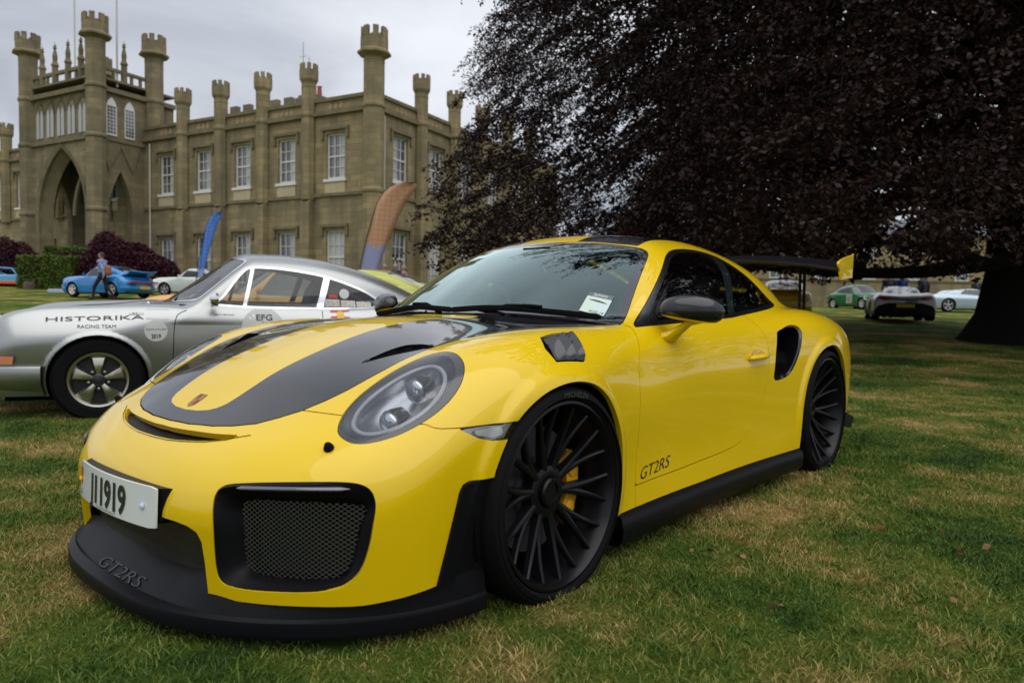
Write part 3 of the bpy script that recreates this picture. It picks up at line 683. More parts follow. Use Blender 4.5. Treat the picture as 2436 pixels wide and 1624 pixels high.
# ------------------------------------------------------------------ the copper beech
def cam3(X, D, z): p = CAM_POS[:2]+X*RH+D*DH; return np.array([p[0], p[1], z])
def leaf_mesh(name, P, L, W, rng, droop=.5, tilt=None):
    """folded leaf: two triangles sharing the midrib"""
    n = len(P); a = rng.uniform(0, 2*PI, n); d = np.stack([np.cos(a), np.sin(a), -droop+rng.normal(0, .45, n)], 1); d /= np.linalg.norm(d, axis=1, keepdims=True)
    s = np.cross(d, rng.normal(0, 1, (n, 3))); s /= np.maximum(np.linalg.norm(s, axis=1, keepdims=True), 1e-6); up = np.cross(s, d)
    l, w = L[:, None], W[:, None]
    V = np.stack([P, P+d*l*.5+s*w+up*w*.35, P+d*l, P+d*l*.5-s*w+up*w*.35], 1).reshape(-1, 3); i = np.arange(n)*4
    return fastmesh(name, V, np.concatenate([np.stack([i, i+1, i+2], 1), np.stack([i, i+2, i+3], 1)]))
def leaf_mat(name, c1, c2, rough=.45, scale=14.0):
    m = mat(name, c1, rough, noise=(scale, c2, .18), spec=.2); return m
def copper_beech():
    rng = np.random.default_rng(21); base = np.array([11.45, 16.0]); gz0 = float(ground_z(16, 11))
    root = thing('copper_beech', 'huge dark purple copper beech overhanging the lawn behind the yellow car', 'tree', cam3(base[0], base[1], gz0))
    o = np.array(root.location)
    bark = mat('beech bark', (.013, .011, .010), .95, bump=(6, .6, .05), spec=.1)
    tr = MB(); tr.tube([cam3(*base, gz0-.3)-o, cam3(*base, gz0+.15)-o, cam3(*base, gz0+.6)-o, cam3(base[0]+.05, base[1], gz0+1.6)-o, cam3(base[0], base[1]+.1, 4.5)-o, cam3(base[0]+.2, base[1]+.2, 9)-o, cam3(base[0]+.3, base[1], 15)-o], [1.75, 1.35, 1.08, .95, .85, .6, .25], 18)
    tr.build('trunk', bark, root, smooth=True)
    limbs = []; tw = MB(); LP = []; LF = []
    def branch(pts, r0):
        limbs.append((pts, r0))
    lob = rng.uniform(0, 2*PI, (9,)); amp = rng.uniform(.35, .8, 9)
    def reach(az, z):
        """outer radius of the crown: lobed, widest a few metres up"""
        w = sum(amp[i]*np.sin((i+2)*1.15*az+lob[i]+z*(.35+.12*i)) for i in range(9))
        return np.interp(z, [0, 1.2, 2.2, 4, 6, 7.5, 12], [10.9, 10.9, 10.6, 10.2, 11.4, 12.8, 9.0])+w*.7
    def spray(c, az, ln, nn, sag, lf=.078):
        """a drooping twig set with leaves, growing outwards from c"""
        t = rng.random(nn)**.75; a = az+rng.normal(0, .5); d = np.array([math.cos(a), math.sin(a)])
        side = rng.normal(0, 1, nn)*.19*ln*(1.15-t); q = np.stack([c[0]+d[0]*ln*t-d[1]*side, c[1]+d[1]*ln*t+d[0]*side, c[2]-sag*ln*t**1.6+rng.normal(0, .055, nn)], 1)
        n0 = len(q); q = q[(q[:, 1] > 7.6) & (q[:, 2] > ground_z(q[:, 1], q[:, 0])+1.42+.22*np.sin(q[:, 0]*1.7))]; LP.append(q); LF.append(np.full(len(q), lf))
        if ln > .7 and lf < .1 and len(q) > .8*n0: tw.tube([cam3(*c)-o, cam3(c[0]+d[0]*ln*.5, c[1]+d[1]*ln*.5, c[2]-sag*ln*.33)-o, cam3(c[0]+d[0]*ln*.95, c[1]+d[1]*ln*.95, c[2]-sag*ln*.92)-o], [.010, .007, .003], 3, cap=False)
    def fill(n, lo, hi, inner, az0, az1, z0, z1, leaves, lf=.078):
        for k in range(n):
            az = rad(rng.uniform(az0, az1)); z = z0+(z1-z0)*rng.random(); R = float(reach(az, z)); u = rng.random()
            rho = R*(lo+(hi-lo)*(u if inner else u**.45)); p = np.array([base[0]+rho*math.cos(az), base[1]+rho*math.sin(az), 0.])
            if p[1] < 7.4: continue
            left = rad(135) < az < rad(200)
            if left and lf < .1 and rng.random() < .22: continue
            if left and lf >= .1 and rho > (.86 if z < 4.2 else .74)*R: continue
            g = float(ground_z(p[1], p[0])); zl = 1.45+1.0*max(0, 1-rho/10.0)+.30*math.sin(3.1*az*4+p[0]*.9)+.25*rng.random()
            p[2] = g+zl+z
            spray(p, az, rng.uniform(.55, 1.5), int(leaves*rng.uniform(.6, 1.35)), rng.uniform(.25, .95), lf if p[1] > 12.5 or z > 8.6 else min(lf, .088))
    fill(4300, .80, 1.0, False, 112, 284, 0, 7.8, 66)      # outer skin towards the viewer and the house
    fill(3100, .35, .88, True, 95, 300, 0.1, 8.5, 50, .14)  # inside, closing the gaps
    fill(1700, .15, 1.0, True, -85, 110, 0.2, 8, 40, .16)
    fill(2100, .05, 1.12, True, 0, 360, 8.7, 14, 26, .34)   # the high crown, out of view, that keeps the inside dark
    #        # far and right sides
    for k in range(46):
        az = rad(rng.uniform(105, 290)); h0 = gz0+2.4+5*rng.random(); Rr = float(reach(az, h0))*rng.uniform(.6, .85); P = []; a_ = az
        q = np.array([base[0]+.6*math.cos(az), base[1]+.6*math.sin(az), h0]); m = 12; rise = rng.uniform(.05, .45)
        for i in range(m):
            P.append(cam3(*q)); u = i/(m-1); a_ += rng.normal(0, .12); q = q+np.array([math.cos(a_), math.sin(a_), rise*(1-1.9*u)+rng.normal(0, .07)])*Rr/m
        branch(P, rng.uniform(.06, .12))
    fill(900, .04, .50, True, 0, 360, .9, 8.5, 40, .20)     # round the trunk
    # the long low limb that leaves the trunk to the left
    for pts in ([(11.2, 15.8, 2.25), (9.6, 15.4, 1.95), (8.0, 15.2, 1.78), (6.3, 15.3, 1.80), (4.6, 15.6, 1.95), (3.4, 15.6, 2.25)], [(9.8, 15.4, 2.0), (8.4, 14.6, 2.25), (7.0, 14.0, 2.3)], [(7.2, 15.2, 1.8), (6.0, 14.2, 2.05), (5.2, 13.2, 2.4)]):
        branch([cam3(*q) for q in smooth_poly(np.array(pts), 3, False)], .21)
    br = MB()
    for pts, r0 in limbs: n = len(pts); br.tube([q-o for q in pts], [max(r0*(1-i/n*.92), .012) for i in range(n)], 6)
    br.build('limbs', bark, root, smooth=True); tw.build('twigs', bark, root)
    c = np.concatenate(LP); P = np.concatenate([CAM_POS[:2]+c[:, :1]*RH+c[:, 1:2]*DH, c[:, 2:]], 1)-o; n = len(P); print('beech leaves', n)
    L = np.concatenate(LF)*rng.uniform(.7, 1.25, n); cr = link('crown', leaf_mesh('crown', P, L, L*.30, rng, .55), root, leaf_mat('copper leaves', (.008, .0032, .0038), (.034, .0125, .0100), .5))
    tag(cr, kind='stuff')
copper_beech()
# clipped hedge and purple shrubs below the house
def shrub(name, label, cat, X, D, rx, ry, hz, n, m, seed, box=False, leaf=.06, group=None):
    rng = np.random.default_rng(seed); c = place(X, D); root = thing(name, label, cat, c, math.atan2(RH[1], RH[0]), group)
    st = MB()
    for k in range(7):
        a = 2*PI*k/7; st.tube([(.1*math.cos(a), .1*math.sin(a), -.1), (rx*.45*math.cos(a), ry*.45*math.sin(a), hz*.7)], [.05, .02], 5)
    st.build('stems', mat('shrub stem', (.05, .035, .025), .9), root)
    if box:
        P = rng.uniform(-1, 1, (n, 3)); f = rng.integers(0, 3, n); i = np.arange(n); P[i, f] = np.sign(P[i, f])*(1-.10*rng.random(n)); P[:, 2] = (P[:, 2]+1)/2; P *= [rx, ry, hz]; P[:, 2] += .05*np.sin(P[:, 0]*5)
    else:
        v = rng.normal(0, 1, (n, 3)); v /= np.linalg.norm(v, axis=1, keepdims=True); v[:, 2] = np.abs(v[:, 2]); r = (1-.35*rng.random(n)**2)*(1+.10*np.sin(v[:, 0]*7+seed)*np.sin(v[:, 1]*6)+.10*np.sin(v[:, 2]*9+v[:, 0]*5)); P = v*r[:, None]*[rx, ry, hz]
    L = rng.uniform(leaf*.7, leaf*1.4, n); tag(link('crown', leaf_mesh('crown', P, L, L*.4, rng, .1), root, m), kind='stuff')
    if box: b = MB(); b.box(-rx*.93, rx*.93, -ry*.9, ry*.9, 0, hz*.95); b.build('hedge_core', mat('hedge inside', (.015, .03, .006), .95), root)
    return root
HG = leaf_mat('hedge leaves', (.070, .115, .016), (.12, .165, .03), .5, 3.0); PU = leaf_mat('purple leaves', (.040, .009, .018), (.075, .018, .03), .5, 3.0)
shrub('clipped_hedge', 'clipped green box hedge beside the entrance tower', 'hedge', -24.55, 38.8, 1.38, .9, 1.72, 16000, HG, 3, True, .09)
shrub('clipped_hedge', 'taller rear step of green hedge against the purple bush', 'hedge', -24.3, 40.2, 1.30, .6, 2.25, 11000, HG, 4, True, .09)
shrub('purple_shrub', 'wide purple leaved bush in front of the house windows', 'shrub', -21.75, 39.7, 3.35, 1.2, 2.75, 36000, PU, 5, False, .11)
shrub('purple_shrub', 'dark purple bush at the left edge by the racing car', 'shrub', -28.9, 42.0, 2.1, 1.0, 2.45, 16000, PU, 6, False, .11)
# dry leaves scattered over the lawn
rng_ = np.random.default_rng(8); n_ = 420; d_ = rng_.uniform(1.9, 13, n_); x_ = rng_.uniform(-.5, .75, n_)*d_+.6; p_ = CAM_POS[:2]+x_[:, None]*RH+d_[:, None]*DH
k_ = ~((np.abs(p_[:, 1]) < 1.0) & (p_[:, 0] > -3.5) & (p_[:, 0] < 1.0)); p_ = p_[k_]; z_ = gz_xy(p_[:, 0], p_[:, 1])+.016; L_ = rng_.uniform(.018, .04, len(p_))
tag(link('fallen_leaves', leaf_mesh('fallen_leaves', np.concatenate([p_, z_[:, None]], 1), L_, L_*.35, rng_, 0.0), None, leaf_mat('dry leaves', (.16, .085, .035), (.28, .16, .07), .7, 20)), 'dry brown leaves scattered on the lawn', 'leaves', kind='stuff')
# ------------------------------------------------------------------ the yellow sports car
def m_paint(name, col, flake=.0):
    m = mat(name, col, rough=.45, coat=1.0, spec=.08, coat_rough=.015); return m
YEL = m_paint('yellow paint', (.75, .505, .0015))
GBLK = mat('gloss black carbon', (.006, .006, .0075), rough=.2, coat=.85, spec=.2)
SBLK = mat('satin black plastic', (.0055, .0055, .007), rough=.4, spec=.13)
MBLK = mat('matt black lining', (.006, .006, .006), rough=.9, spec=.1)
RUB = mat('tyre rubber', (.007, .007, .0075), rough=.65, bump=(260, .2, .0006), spec=.08)
RIMB = mat('satin black wheel', (.005, .005, .0065), rough=.3, spec=.28)
CHR = mat('bright metal', (.75, .75, .77), rough=.12, metal=1.0)
ALU = mat('brushed aluminium', (.5, .5, .5), rough=.35, metal=1.0)
WS = glass('windscreen glass', (.66, .80, .76), 2.3, coat=(.80, 1.0, .96))
SIDEG = glass('side window glass', (.30, .36, .35), 1.5)
LENSG = glass('lamp lens', (.92, .94, .96), 1.2)
WIRE = mat('grille wire', (.20, .20, .21), rough=.3, metal=.8)

def lattice(poly, xfn, pitch, w, mb, horiz=None):
    """diamond wire mesh in the y-z plane, bent to xfn(y, z)"""
    poly = np.asarray(poly, float); lo, hi = poly.min(0), poly.max(0); cy, cz = (lo+hi)/2; R = np.hypot(*(hi-lo))/2+.01
    for ang in (rad(40), rad(-40)):
        d = np.array([math.cos(ang), math.sin(ang)]); n = np.array([-d[1], d[0]]); k = int(R/pitch)
        t = np.arange(-R, R, .006)
        for i in range(-k, k+1):
            P = np.array([cy, cz])+n*i*pitch+t[:, None]*d; ins = psdf(P, poly) < 0
            if ins.sum() < 2: continue
            idx = np.flatnonzero(ins); a, b = P[idx[0]], P[idx[-1]]; m = max(2, int(np.hypot(*(b-a))/.04)+1)
            L = a+(b-a)*np.linspace(0, 1, m)[:, None]; V = []
            for q in L:
                for s in (-1, 1):
                    y, z = q+n*s*w/2; V.append((xfn(y, z)+(.0006 if ang > 0 else 0), y, z))
            mb.add(V, [(2*j, 2*j+1, 2*j+3, 2*j+2) for j in range(m-1)])
    return mb

def gt_wheel(root, loc, side, R, width, rim_r, front):
    """axis along y, outer face towards +y (side=+1) or -y"""
    hw = width/2
    def mk(mb, name, m, par, sm=True, ang=35):
        if side < 0: mb.v = [(x, -y, z) for x, y, z in mb.v]; mb.f = [f[::-1] for f in mb.f]
        o = mb.build(name, m, par, smooth=sm, angle=ang); return o
    t = MB(); rr = rim_r+.004
    prof = [(rr, hw-.030), (rr+.010, hw-.012), (rr+.03, hw-.002), (R-.035, hw+.002), (R-.014, hw-.010), (R-.004, hw-.026), (R, hw-.05)]
    for g in (-.05, 0, .05):
        prof += [(R, -g*0+g*-1+.008 if False else -g+.009), (R-.007, -g+.006), (R-.007, -g-.006), (R, -g-.009)] if False else []
    prof += [(R, .062), (R-.006, .058), (R-.006, .050), (R, .046), (R, .006), (R-.006, .003), (R-.006, -.005), (R, -.008), (R, -.046), (R-.006, -.05), (R-.006, -.058), (R, -.062)]
    prof += [(R, -hw+.05), (R-.004, -hw+.026), (R-.014, -hw+.010), (R-.035, -hw), (rr+.03, -hw), (rr, -hw+.03)]
    t.lathe(prof, 96, 'y')
    w = mk(t, 'wheel', RUB, root, ang=25); w.location = loc
    r = MB(); ro = rim_r
    r.lathe([(ro+.006, hw-.026), (ro+.008, hw-.012), (ro, hw-.010), (ro-.008, hw-.020), (ro-.014, hw-.05), (ro-.03, hw-.10), (ro-.04, -hw+.02), (ro-.01, -hw+.01)], 96, 'y')
    conc = .045 if front else .075; yo = hw-.030; yh = yo-conc; hub_r = .062
    # ten pairs of slim spokes that fork from the hub
    for k in range(10):
        a0 = 2*PI*k/10+.10
        for sgn in (-1, 1):
            a1 = a0+sgn*.157; ah = a0+sgn*.012; rows = []
            for u in np.linspace(0, 1, 7):
                rad_ = hub_r-.01+(ro-.012-hub_r+.01)*u; an = ah+(a1-ah)*(max(0, u-.16)/.84)**.9; y = yh+(yo-yh)*(u**1.7); wd = .0165*(1-u)+.0085*u
                th = .030*(1-u)+.016*u; c, s = math.cos(an), math.sin(an); tx, tz = -s, c
                for (dw, dy) in ((-wd, -th), (-wd*.75, -.004), (-.002, 0), (.002, 0), (wd*.75, -.004), (wd, -th)):
                    rows.append((rad_*c+tx*dw, y+dy, rad_*s+tz*dw))
            F = [(i*6+j, i*6+j+1, i*6+j+7, i*6+j+6) for i in range(6) for j in range(5)]
            r.add(rows, [f[::-1] for f in F])
    r.lathe([(.085, yh-.035), (.080, yh-.004), (.066, yh+.002), (.050, yh+.001), (.046, yh-.01)], 48, 'y')
    mk(r, 'rim', RIMB, w, ang=30)
    h = MB(); h.lathe([(.047, yh-.012), (.046, yh+.012), (.041, yh+.018), (.030, yh+.018), (.028, yh+.012), (.0, yh+.012)], 36, 'y')
    for k in range(12):
        a = 2*PI*k/12; h.tube([(.037*math.cos(a), yh+.016, .037*math.sin(a)), (.037*math.cos(a), yh+.020, .037*math.sin(a))], .0035, 6)
    mk(h, 'centre_lock', RIMB, w)
    d = MB(); ydisc = yh-.075
    d.lathe([(.10, ydisc-.018), (.195, ydisc-.018), (.195, ydisc+.018), (.10, ydisc+.018), (.10, ydisc-.018)], 64, 'y')
    d.lathe([(.105, ydisc+.019), (.10, ydisc+.03), (.06, ydisc+.035), (.0, ydisc+.035)], 40, 'y')
    mk(d, 'brake_disc', mat('ceramic disc', (.10, .10, .105), rough=.45, metal=.5, noise=(60, (.07, .07, .07))), w)
    c = MB(); 
    ctr = rad(-8) if front else rad(200)
    a = np.linspace(ctr-.62, ctr+.62, 14); V = []
    for an in a:
        e = 1-((an-ctr)/.62)**4
        for rr_, yy in ((.135, ydisc+.02), (.135, ydisc+.035+.012*e), (.178, ydisc+.047+.006*e), (.208, ydisc+.040), (.214, ydisc), (.206, ydisc-.04)):
            V.append((-rr_*math.cos(an), yy, rr_*math.sin(an)))
    F = [(i*6+j, i*6+j+1, i*6+j+7, i*6+j+6) for i in range(13) for j in range(5)]+[tuple(range(6)), tuple(13*6+j for j in range(6))[::-1]]
    c.add(V, F)
    for q in (-.36, 0, .36):
        an = ctr+q; c.lathe([(.024, ydisc+.02), (.024, ydisc+.052), (.018, ydisc+.055), (0, ydisc+.055)], 16, 'y', (-.17*math.cos(an), 0, .17*math.sin(an)))
    mk(c, 'brake_caliper', mat('yellow caliper', (.75, .36, .008), rough=.4, coat=.4), w, ang=50)
    return w

def build_gt():
    root = thing('sports_car', 'yellow sports car with black bonnet stripes and tall rear wing, nearest of all', 'car')
    f = gt2_surface()
    V, Q, N = surfnet(f, (-3.7, 0, .04), (1.05, 1.0, 1.36), .0115)
    M = PM(V, N, Q)
    side_c = lambda V, N: V[:, 1] > .45
    zb = lambda x: np.interp(x, [-3.6, -2.8, -2.05, -1.77, -1.0, -.36, .3, .476, .559, .652, .725, .815, .9], [.26, .23, .211, .204, .2, .205, .2, .188, .178, .168, .166, .161, .157])
    _, M = cut_at(M, lambda V, N: V[:, 2]-zb(V[:, 0]))
    farch = smooth_poly([(.325, .40), (.313, .47), (.273, .549), (.233, .599), (.168, .645), (.088, .677), (-.010, .692), (-.10, .685), (-.175, .657), (-.244, .606), (-.303, .525), (-.335, .44), (-.345, .349), (-.345, .25)], 4, closed=False).tolist()+[(-.345, .02), (.325, .02)]
    rarch = smooth_poly([(-2.060, .20), (-2.066, .353), (-2.088, .46), (-2.128, .56), (-2.205, .655), (-2.315, .716), (-2.45, .737), (-2.56, .722), (-2.68, .645), (-2.765, .54), (-2.81, .43), (-2.83, .3)], 4, closed=False).tolist()+[(-2.83, .02), (-2.06, .02)]
    _, M = clip(M, field(M, farch, 'xz', side_c)); _, M = clip(M, field(M, rarch, 'xz', side_c))
    # openings in the nose
    ctr_open = [(-.1, .05), (-.1, .342), (.25, .342), (.322, .341), (.37, .336), (.40, .325), (.415, .302), (.419, .25), (.419, .05)]
    _, M = clip(M, field(M, ctr_open, 'yz', lambda V, N: V[:, 0] > .7))
    intake = smooth_poly([(.446, .440), (.441, .42), (.449, .385), (.455, .345), (.453, .294), (.452, .243), (.458, .212), (.480, .197), (.534, .193), (.613, .196), (.683, .201), (.726, .209), (.753, .222), (.776, .253), (.792, .307), (.802, .372), (.804, .419), (.795, .450), (.777, .468), (.745, .476), (.685, .475), (.591, .468), (.51, .459), (.465, .451)], 3)
    _, M = clip(M, field(M, intake, 'yz', lambda V, N: V[:, 0] > .5))
    outlet = smooth_poly([(.829, -.05), (.829, .0), (.826, .10), (.817, .18), (.801, .26), (.776, .33), (.75, .372), (.754, .35), (.774, .27), (.789, .16), (.796, .05), (.797, -.05)], 3)
    _, M = clip(M, field(M, outlet, 'xy', lambda V, N: (V[:, 2] > .45) & (N[:, 2] > .2)))
    # headlamp outline: seen square-on
    HL3 = np.array([(0.619, 0.620, 0.585), (0.589, 0.594, 0.609), (0.552, 0.577, 0.634), (0.496, 0.568, 0.669), (0.413, 0.577, 0.715), (0.333, 0.598, 0.753), (0.288, 0.622, 0.772), (0.264, 0.660, 0.781), (0.263, 0.703, 0.776), (0.279, 0.747, 0.757), (0.305, 0.779, 0.733), (0.344, 0.804, 0.700), (0.389, 0.815, 0.666), (0.436, 0.814, 0.636), (0.485, 0.802, 0.608), (0.537, 0.778, 0.582), (0.580, 0.746, 0.565), (0.611, 0.715, 0.558), (0.628, 0.684, 0.560), (0.630, 0.648, 0.570)])
    hc = HL3.mean(0); hn = unit(grad(f, hc[None])[0]); e1 = unit(np.array([-.78, 0, .62])-hn*np.dot((-.78, 0, .62), hn)); e2 = np.cross(hn, e1)
    hp = lambda P: np.stack([(P-hc)@e1, (P-hc)@e2], 1)
    HLP = smooth_poly(hp(HL3), 3)
    def hfield(M, poly):
        s = np.full(len(M.V), .05); near = (np.abs(M.V-hc) < .32).all(1) & (M.V[:, 1] > .4) & (M.N@hn > .2); s[near] = psdf(hp(M.V[near]), poly); return s
    hl, M = clip(M, hfield(M, HLP)); hl, _ = clip(hl, hfield(hl, HLP)+.002)
    sg = np.sign(np.dot(e2, (0, 1, 0)))
    inner = HLP*.905+np.array([-.004, -.009*sg])
    lens, bezel = clip(hl, hfield(hl, inner))
    ind = [(.413, .594), (.232, .5985), (.252, .575), (.268, .554), (.285, .5535), (.324, .556), (.362, .565), (.397, .583)]
    indp, M = take(M, ind, 'xz', .0015, side_c)
    hood_poly = [(.777, -.1), (.777, 0), (.773, .12), (.758, .226), (.737, .30), (.706, .37), (.665, .42), (.622, .46), (.565, .49), (.508, .511), (.396, .54), (.243, .558), (.074, .582), (-.15, .62), (-.35, .66), (-.47, .685), (-.52, .66), (-.44, .45), (-.39, .25), (-.365, 0), (-.365, -.1)]
    hood, M = take(M, hood_poly, 'xy', .002, lambda V, N: (N[:, 2] > .3) & (V[:, 2] > .5))
    ws_poly = smooth_poly([(-.40, 0), (-.415, .15), (-.45, .3), (-.505, .5), (-.56, .68)], 3, False).tolist()+[(-.571, .735), (-.62, .722), (-.81, .658), (-1.0, .595), (-1.062, .570), (-1.088, .548), (-1.098, .515), (-1.080, .389), (-1.058, .16), (-1.052, 0), (-1.052, -.1), (-.40, -.1)]
    wsp, M = take(M, ws_poly, 'xy', .0012, lambda V, N: (V[:, 2] > .845) & (N[:, 0] > .1))
    cowl, M = take(M, [(-.3, -.1), (-.3, .2), (-.42, .6), (-.5, .675), (-.56, .728), (-.62, .728), (-.62, -.1)], 'xy', 0, lambda V, N: (V[:, 2] > .8) & (V[:, 2] < .95))
    dlo = smooth_poly([(-.625, .852), (-.72, .900), (-.898, 1.016), (-1.063, 1.116), (-1.17, 1.166), (-1.29, 1.195), (-1.46, 1.209), (-1.64, 1.205), (-1.775, 1.181), (-1.918, 1.115), (-2.075, 1.032), (-2.18, .985), (-2.235, .965), (-2.215, .950), (-2.05, .931), (-1.643, .897), (-1.448, .882), (-1.0, .864), (-.68, .851)], 3)
    dl, M = take(M, dlo, 'xz', .001, lambda V, N: (V[:, 1] > .45) & (V[:, 2] > .8))
    roof_poly = [(-1.064, -.1), (-1.064, 0), (-1.069, .16), (-1.090, .389), (-1.112, .485), (-1.3, .472), (-1.9, .44), (-1.95, .42), (-1.95, -.1)]
    roof, M = take(M, roof_poly, 'xy', .001, lambda V, N: V[:, 2] > 1.1)
    rw, M = take(M, [(-2.02, -.1), (-2.02, .43), (-2.58, .40), (-2.64, .36), (-2.66, -.1)], 'xy', .002, lambda V, N: V[:, 2] > .9)
    sint = smooth_poly([(-1.845, .800), (-1.868, .817), (-1.923, .829), (-2.024, .848), (-2.10, .846), (-2.127, .828), (-2.119, .803), (-2.098, .773), (-2.066, .724), (-2.021, .671), (-1.975, .628), (-1.921, .597), (-1.856, .583), (-1.785, .578), (-1.759, .588), (-1.757, .604), (-1.770, .647), (-1.794, .717)], 3)
    sip, M = take(M, sint, 'xz', 0, lambda V, N: V[:, 1] > .7)
    vent = [(-.026, .786), (-.089, .777), (-.187, .777), (-.151, .847), (-.14, .878), (-.124, .887), (.007, .876), (.009, .835)]
    vp, M = take(M, vent, 'xy', .001, lambda V, N: V[:, 2] > .72)
    tl, M = take(M, [(.22, .70), (.70, .715), (.72, .745), (.70, .775), (.22, .755)], 'yz', .002, lambda V, N: V[:, 0] < -3.0)
    # inner structure seen through the shut lines
    liner = push(M, -.017); emit('inner_structure', liner, MBLK, root)
    canard_p = [(.492, .1), (.476, .188), (.456, .276), (.422, .430), (.412, .446), (.395, .4525), (.30, .454), (.28, .1)]
    can, M = take(M, canard_p, 'xz', .001, side_c)
    door_p = [(-.60, .875), (-.597, .846), (-.555, .79), (-.506, .717), (-.493, .64), (-.488, .55), (-.483, .444), (-.470, .287), (-.815, .2895), (-1.204, .302), (-1.33, .311), (-1.40, .325), (-1.48, .360), (-1.548, .412), (-1.607, .473), (-1.655, .545), (-1.69, .61), (-1.71, .68), (-1.720, .745), (-1.718, .79), (-1.706, .84), (-1.68, .872), (-1.643, .897), (-1.64, .93), (-.60, .93)]
    door, M = take(M, door_p, 'xz', .0017, lambda V, N: (V[:, 1] > .45) & (V[:, 2] < .925))
    bump_p = [(1.1, .05), (1.1, .9), (.635, .9), (.622, .619), (.557, .612), (.481, .605), (.47, .5975), (.455, .5945), (.413, .5943), (.235, .5985), (.15, .60), (.15, .05)]
    bump, M = take(M, bump_p, 'xz', .0013, None)
    fend_p = [(.7, .5), (.7, .95), (-.50, .95), (-.585, .852), (-.60, .846), (-.555, .79), (-.506, .717), (-.493, .64), (-.488, .55), (-.483, .444), (-.470, .287), (-.465, .1), (.7, .1)]
    fend, M = take(M, fend_p, 'xz', .0013, lambda V, N: V[:, 0] > -.62)
    sk = lambda m, d=.012: skirt(m, d)
    bumper = emit('front_bumper', sk(bump, .022), YEL, root)[0]
    fo = emit('front_wing', sk(fend, .018), YEL, root, 'sep')
    doors = emit('door', sk(door), YEL, root, 'sep')
    emit('body_shell', sk(M, .018), YEL, root)
    # black flicks ahead of the front wheels: an outer blade and a stepped-back inner face
    blade, innerf = cut_at(can, lambda V, N: (np.interp(V[:, 2], [.15, .43, .46], [.435, .372, .360]))-V[:, 0])
    emit('corner_blade', skirt(push(blade, .009), .03), SBLK, root, 'sep')
    emit('corner_duct', skirt(push(innerf, -.014), .03), SBLK, root, 'sep')
    # bonnet
    ystripe = [(.731, -.1), (.731, 0), (.727, .07), (.716, .12), (.702, .147), (.681, .165), (.645, .174), (.593, .180), (.3, .185), (-.6, .187), (-.6, -.1)]
    duct = [(.385, .421), (.33, .424), (.272, .430), (.225, .446), (.198, .49), (.205, .548), (.232, .535), (.304, .475)]
    dfl, hood = take(hood, duct, 'xy', .0, None)
    hy, hb = clip(hood, field(hood, ystripe, 'xy'))
    hood_o = emit('bonnet', sk(hb), GBLK, root)[0]
    emit('centre_stripe', sk(hy), YEL, hood_o)
    dp_ = smooth_poly(duct, 4); D3 = on_surface(f, np.stack([dp_[:, 0], dp_[:, 1], 0*dp_[:, 0]], 1), 2, 1.0, .5); nd = len(D3); dc = D3.mean(0)
    for sd in (1, -1):
        b = MB(); back = np.clip((.385-D3[:, 0])/.18, 0, 1)[:, None]; R_ = [D3+[0, 0, .0012], D3-[0, 0, .008], dc+(D3-dc)*[.96, .94, 1]-np.concatenate([0*back, 0*back, .012+.035*back], 1), dc+(D3-dc)*[.5, .5, .5]-[.03, 0, .05]]
        b.add(np.concatenate(R_)*[1, sd, 1], [(i*nd+j, i*nd+(j+1) % nd, (i+1)*nd+(j+1) % nd, (i+1)*nd+j)[::sd] for i in range(3) for j in range(nd)]+[tuple(3*nd+j for j in range(nd))[::sd]]); b.build('bonnet_duct', SBLK, hood_o, smooth=True, angle=40)
    emit('scuttle_panel', push(cowl, -.006), SBLK, root)
    # glazing
    wg, frit = clip(wsp, field(wsp, ws_poly, 'xy')+.034)
    wso = emit('windscreen', push(wg, -.001), WS, root)[0]
    emit('screen_border', push(frit, -.0005), mat('screen border', (.016, .013, .018), rough=.08, coat=1), wso)
    dg, dring = clip(dl, field(dl, dlo, 'xz')+.017)
    bp = [(-1.465, .85), (-1.675, 1.25), (-1.795, 1.25), (-1.525, .85)]
    pil, dg = take(dg, bp, 'xz', 0)
    fg, qg = cut_at(dg, lambda V, N: -1.6-(V[:, 2]-1.05)*.6-V[:, 0])
    sail, fg = take(fg, [(-.58, .82), (-.58, .95), (-.74, .93), (-.79, .90), (-.80, .82)], 'xz', 0)
    emit('window_surround', joined(dring, push(sail, .001)), mat('window trim', (.008, .008, .009), rough=.22, coat=.6), root, 'sep')
    emit('door_pillar', pil, mat('pillar trim', (.012, .02, .021), rough=.12, coat=1), root, 'sep')
    emit('side_window', fg, SIDEG, root, 'sep'); emit('quarter_window', qg, SIDEG, root, 'sep')
    emit('rear_window', rw, SIDEG, root)
    ry, rb = clip(roof, field(roof, [(-.9, -.1), (-.9, .176), (-2.1, .176), (-2.1, -.1)], 'xy'))
    ro = emit('roof', rb, GBLK, root)[0]; emit('roof_stripe', ry, YEL, ro)
    emit('headlining', flip(push(joined(rb, ry), -.03)), MBLK, root)
    emit('tail_lamp', tl, mat('red lamp', (.35, .01, .01), rough=.15, coat=1), root, 'sep')
    # headlamps
    GREY = mat('lamp housing', (.36, .37, .40), rough=.24, metal=.75, coat=.3)
    for side in ('left', 'right'):
        S = np.array([1, 1 if side == 'left' else -1, 1.])
        hb_ = emit('headlamp', skirt(push(bezel, -.001), .012), mat('lamp bezel', (.017, .016, .018), rough=.22, coat=.8), root, side)[0]
        emit('lens', push(lens, -.001), LENSG, hb_, side)
        b = MB(); n = len(inner); rings = []
        L3 = np.array([hc+p[0]*e1+p[1]*e2 for p in inner])
        Ls = on_line(f, L3, hn)
        cen = Ls.mean(0)
        for sc, dp in ((1.0, -.006), (.97, -.022), (.90, -.05), (.6, -.075), (.05, -.08)):
            rings.append((cen+(Ls-cen)*sc+hn*dp)*S)
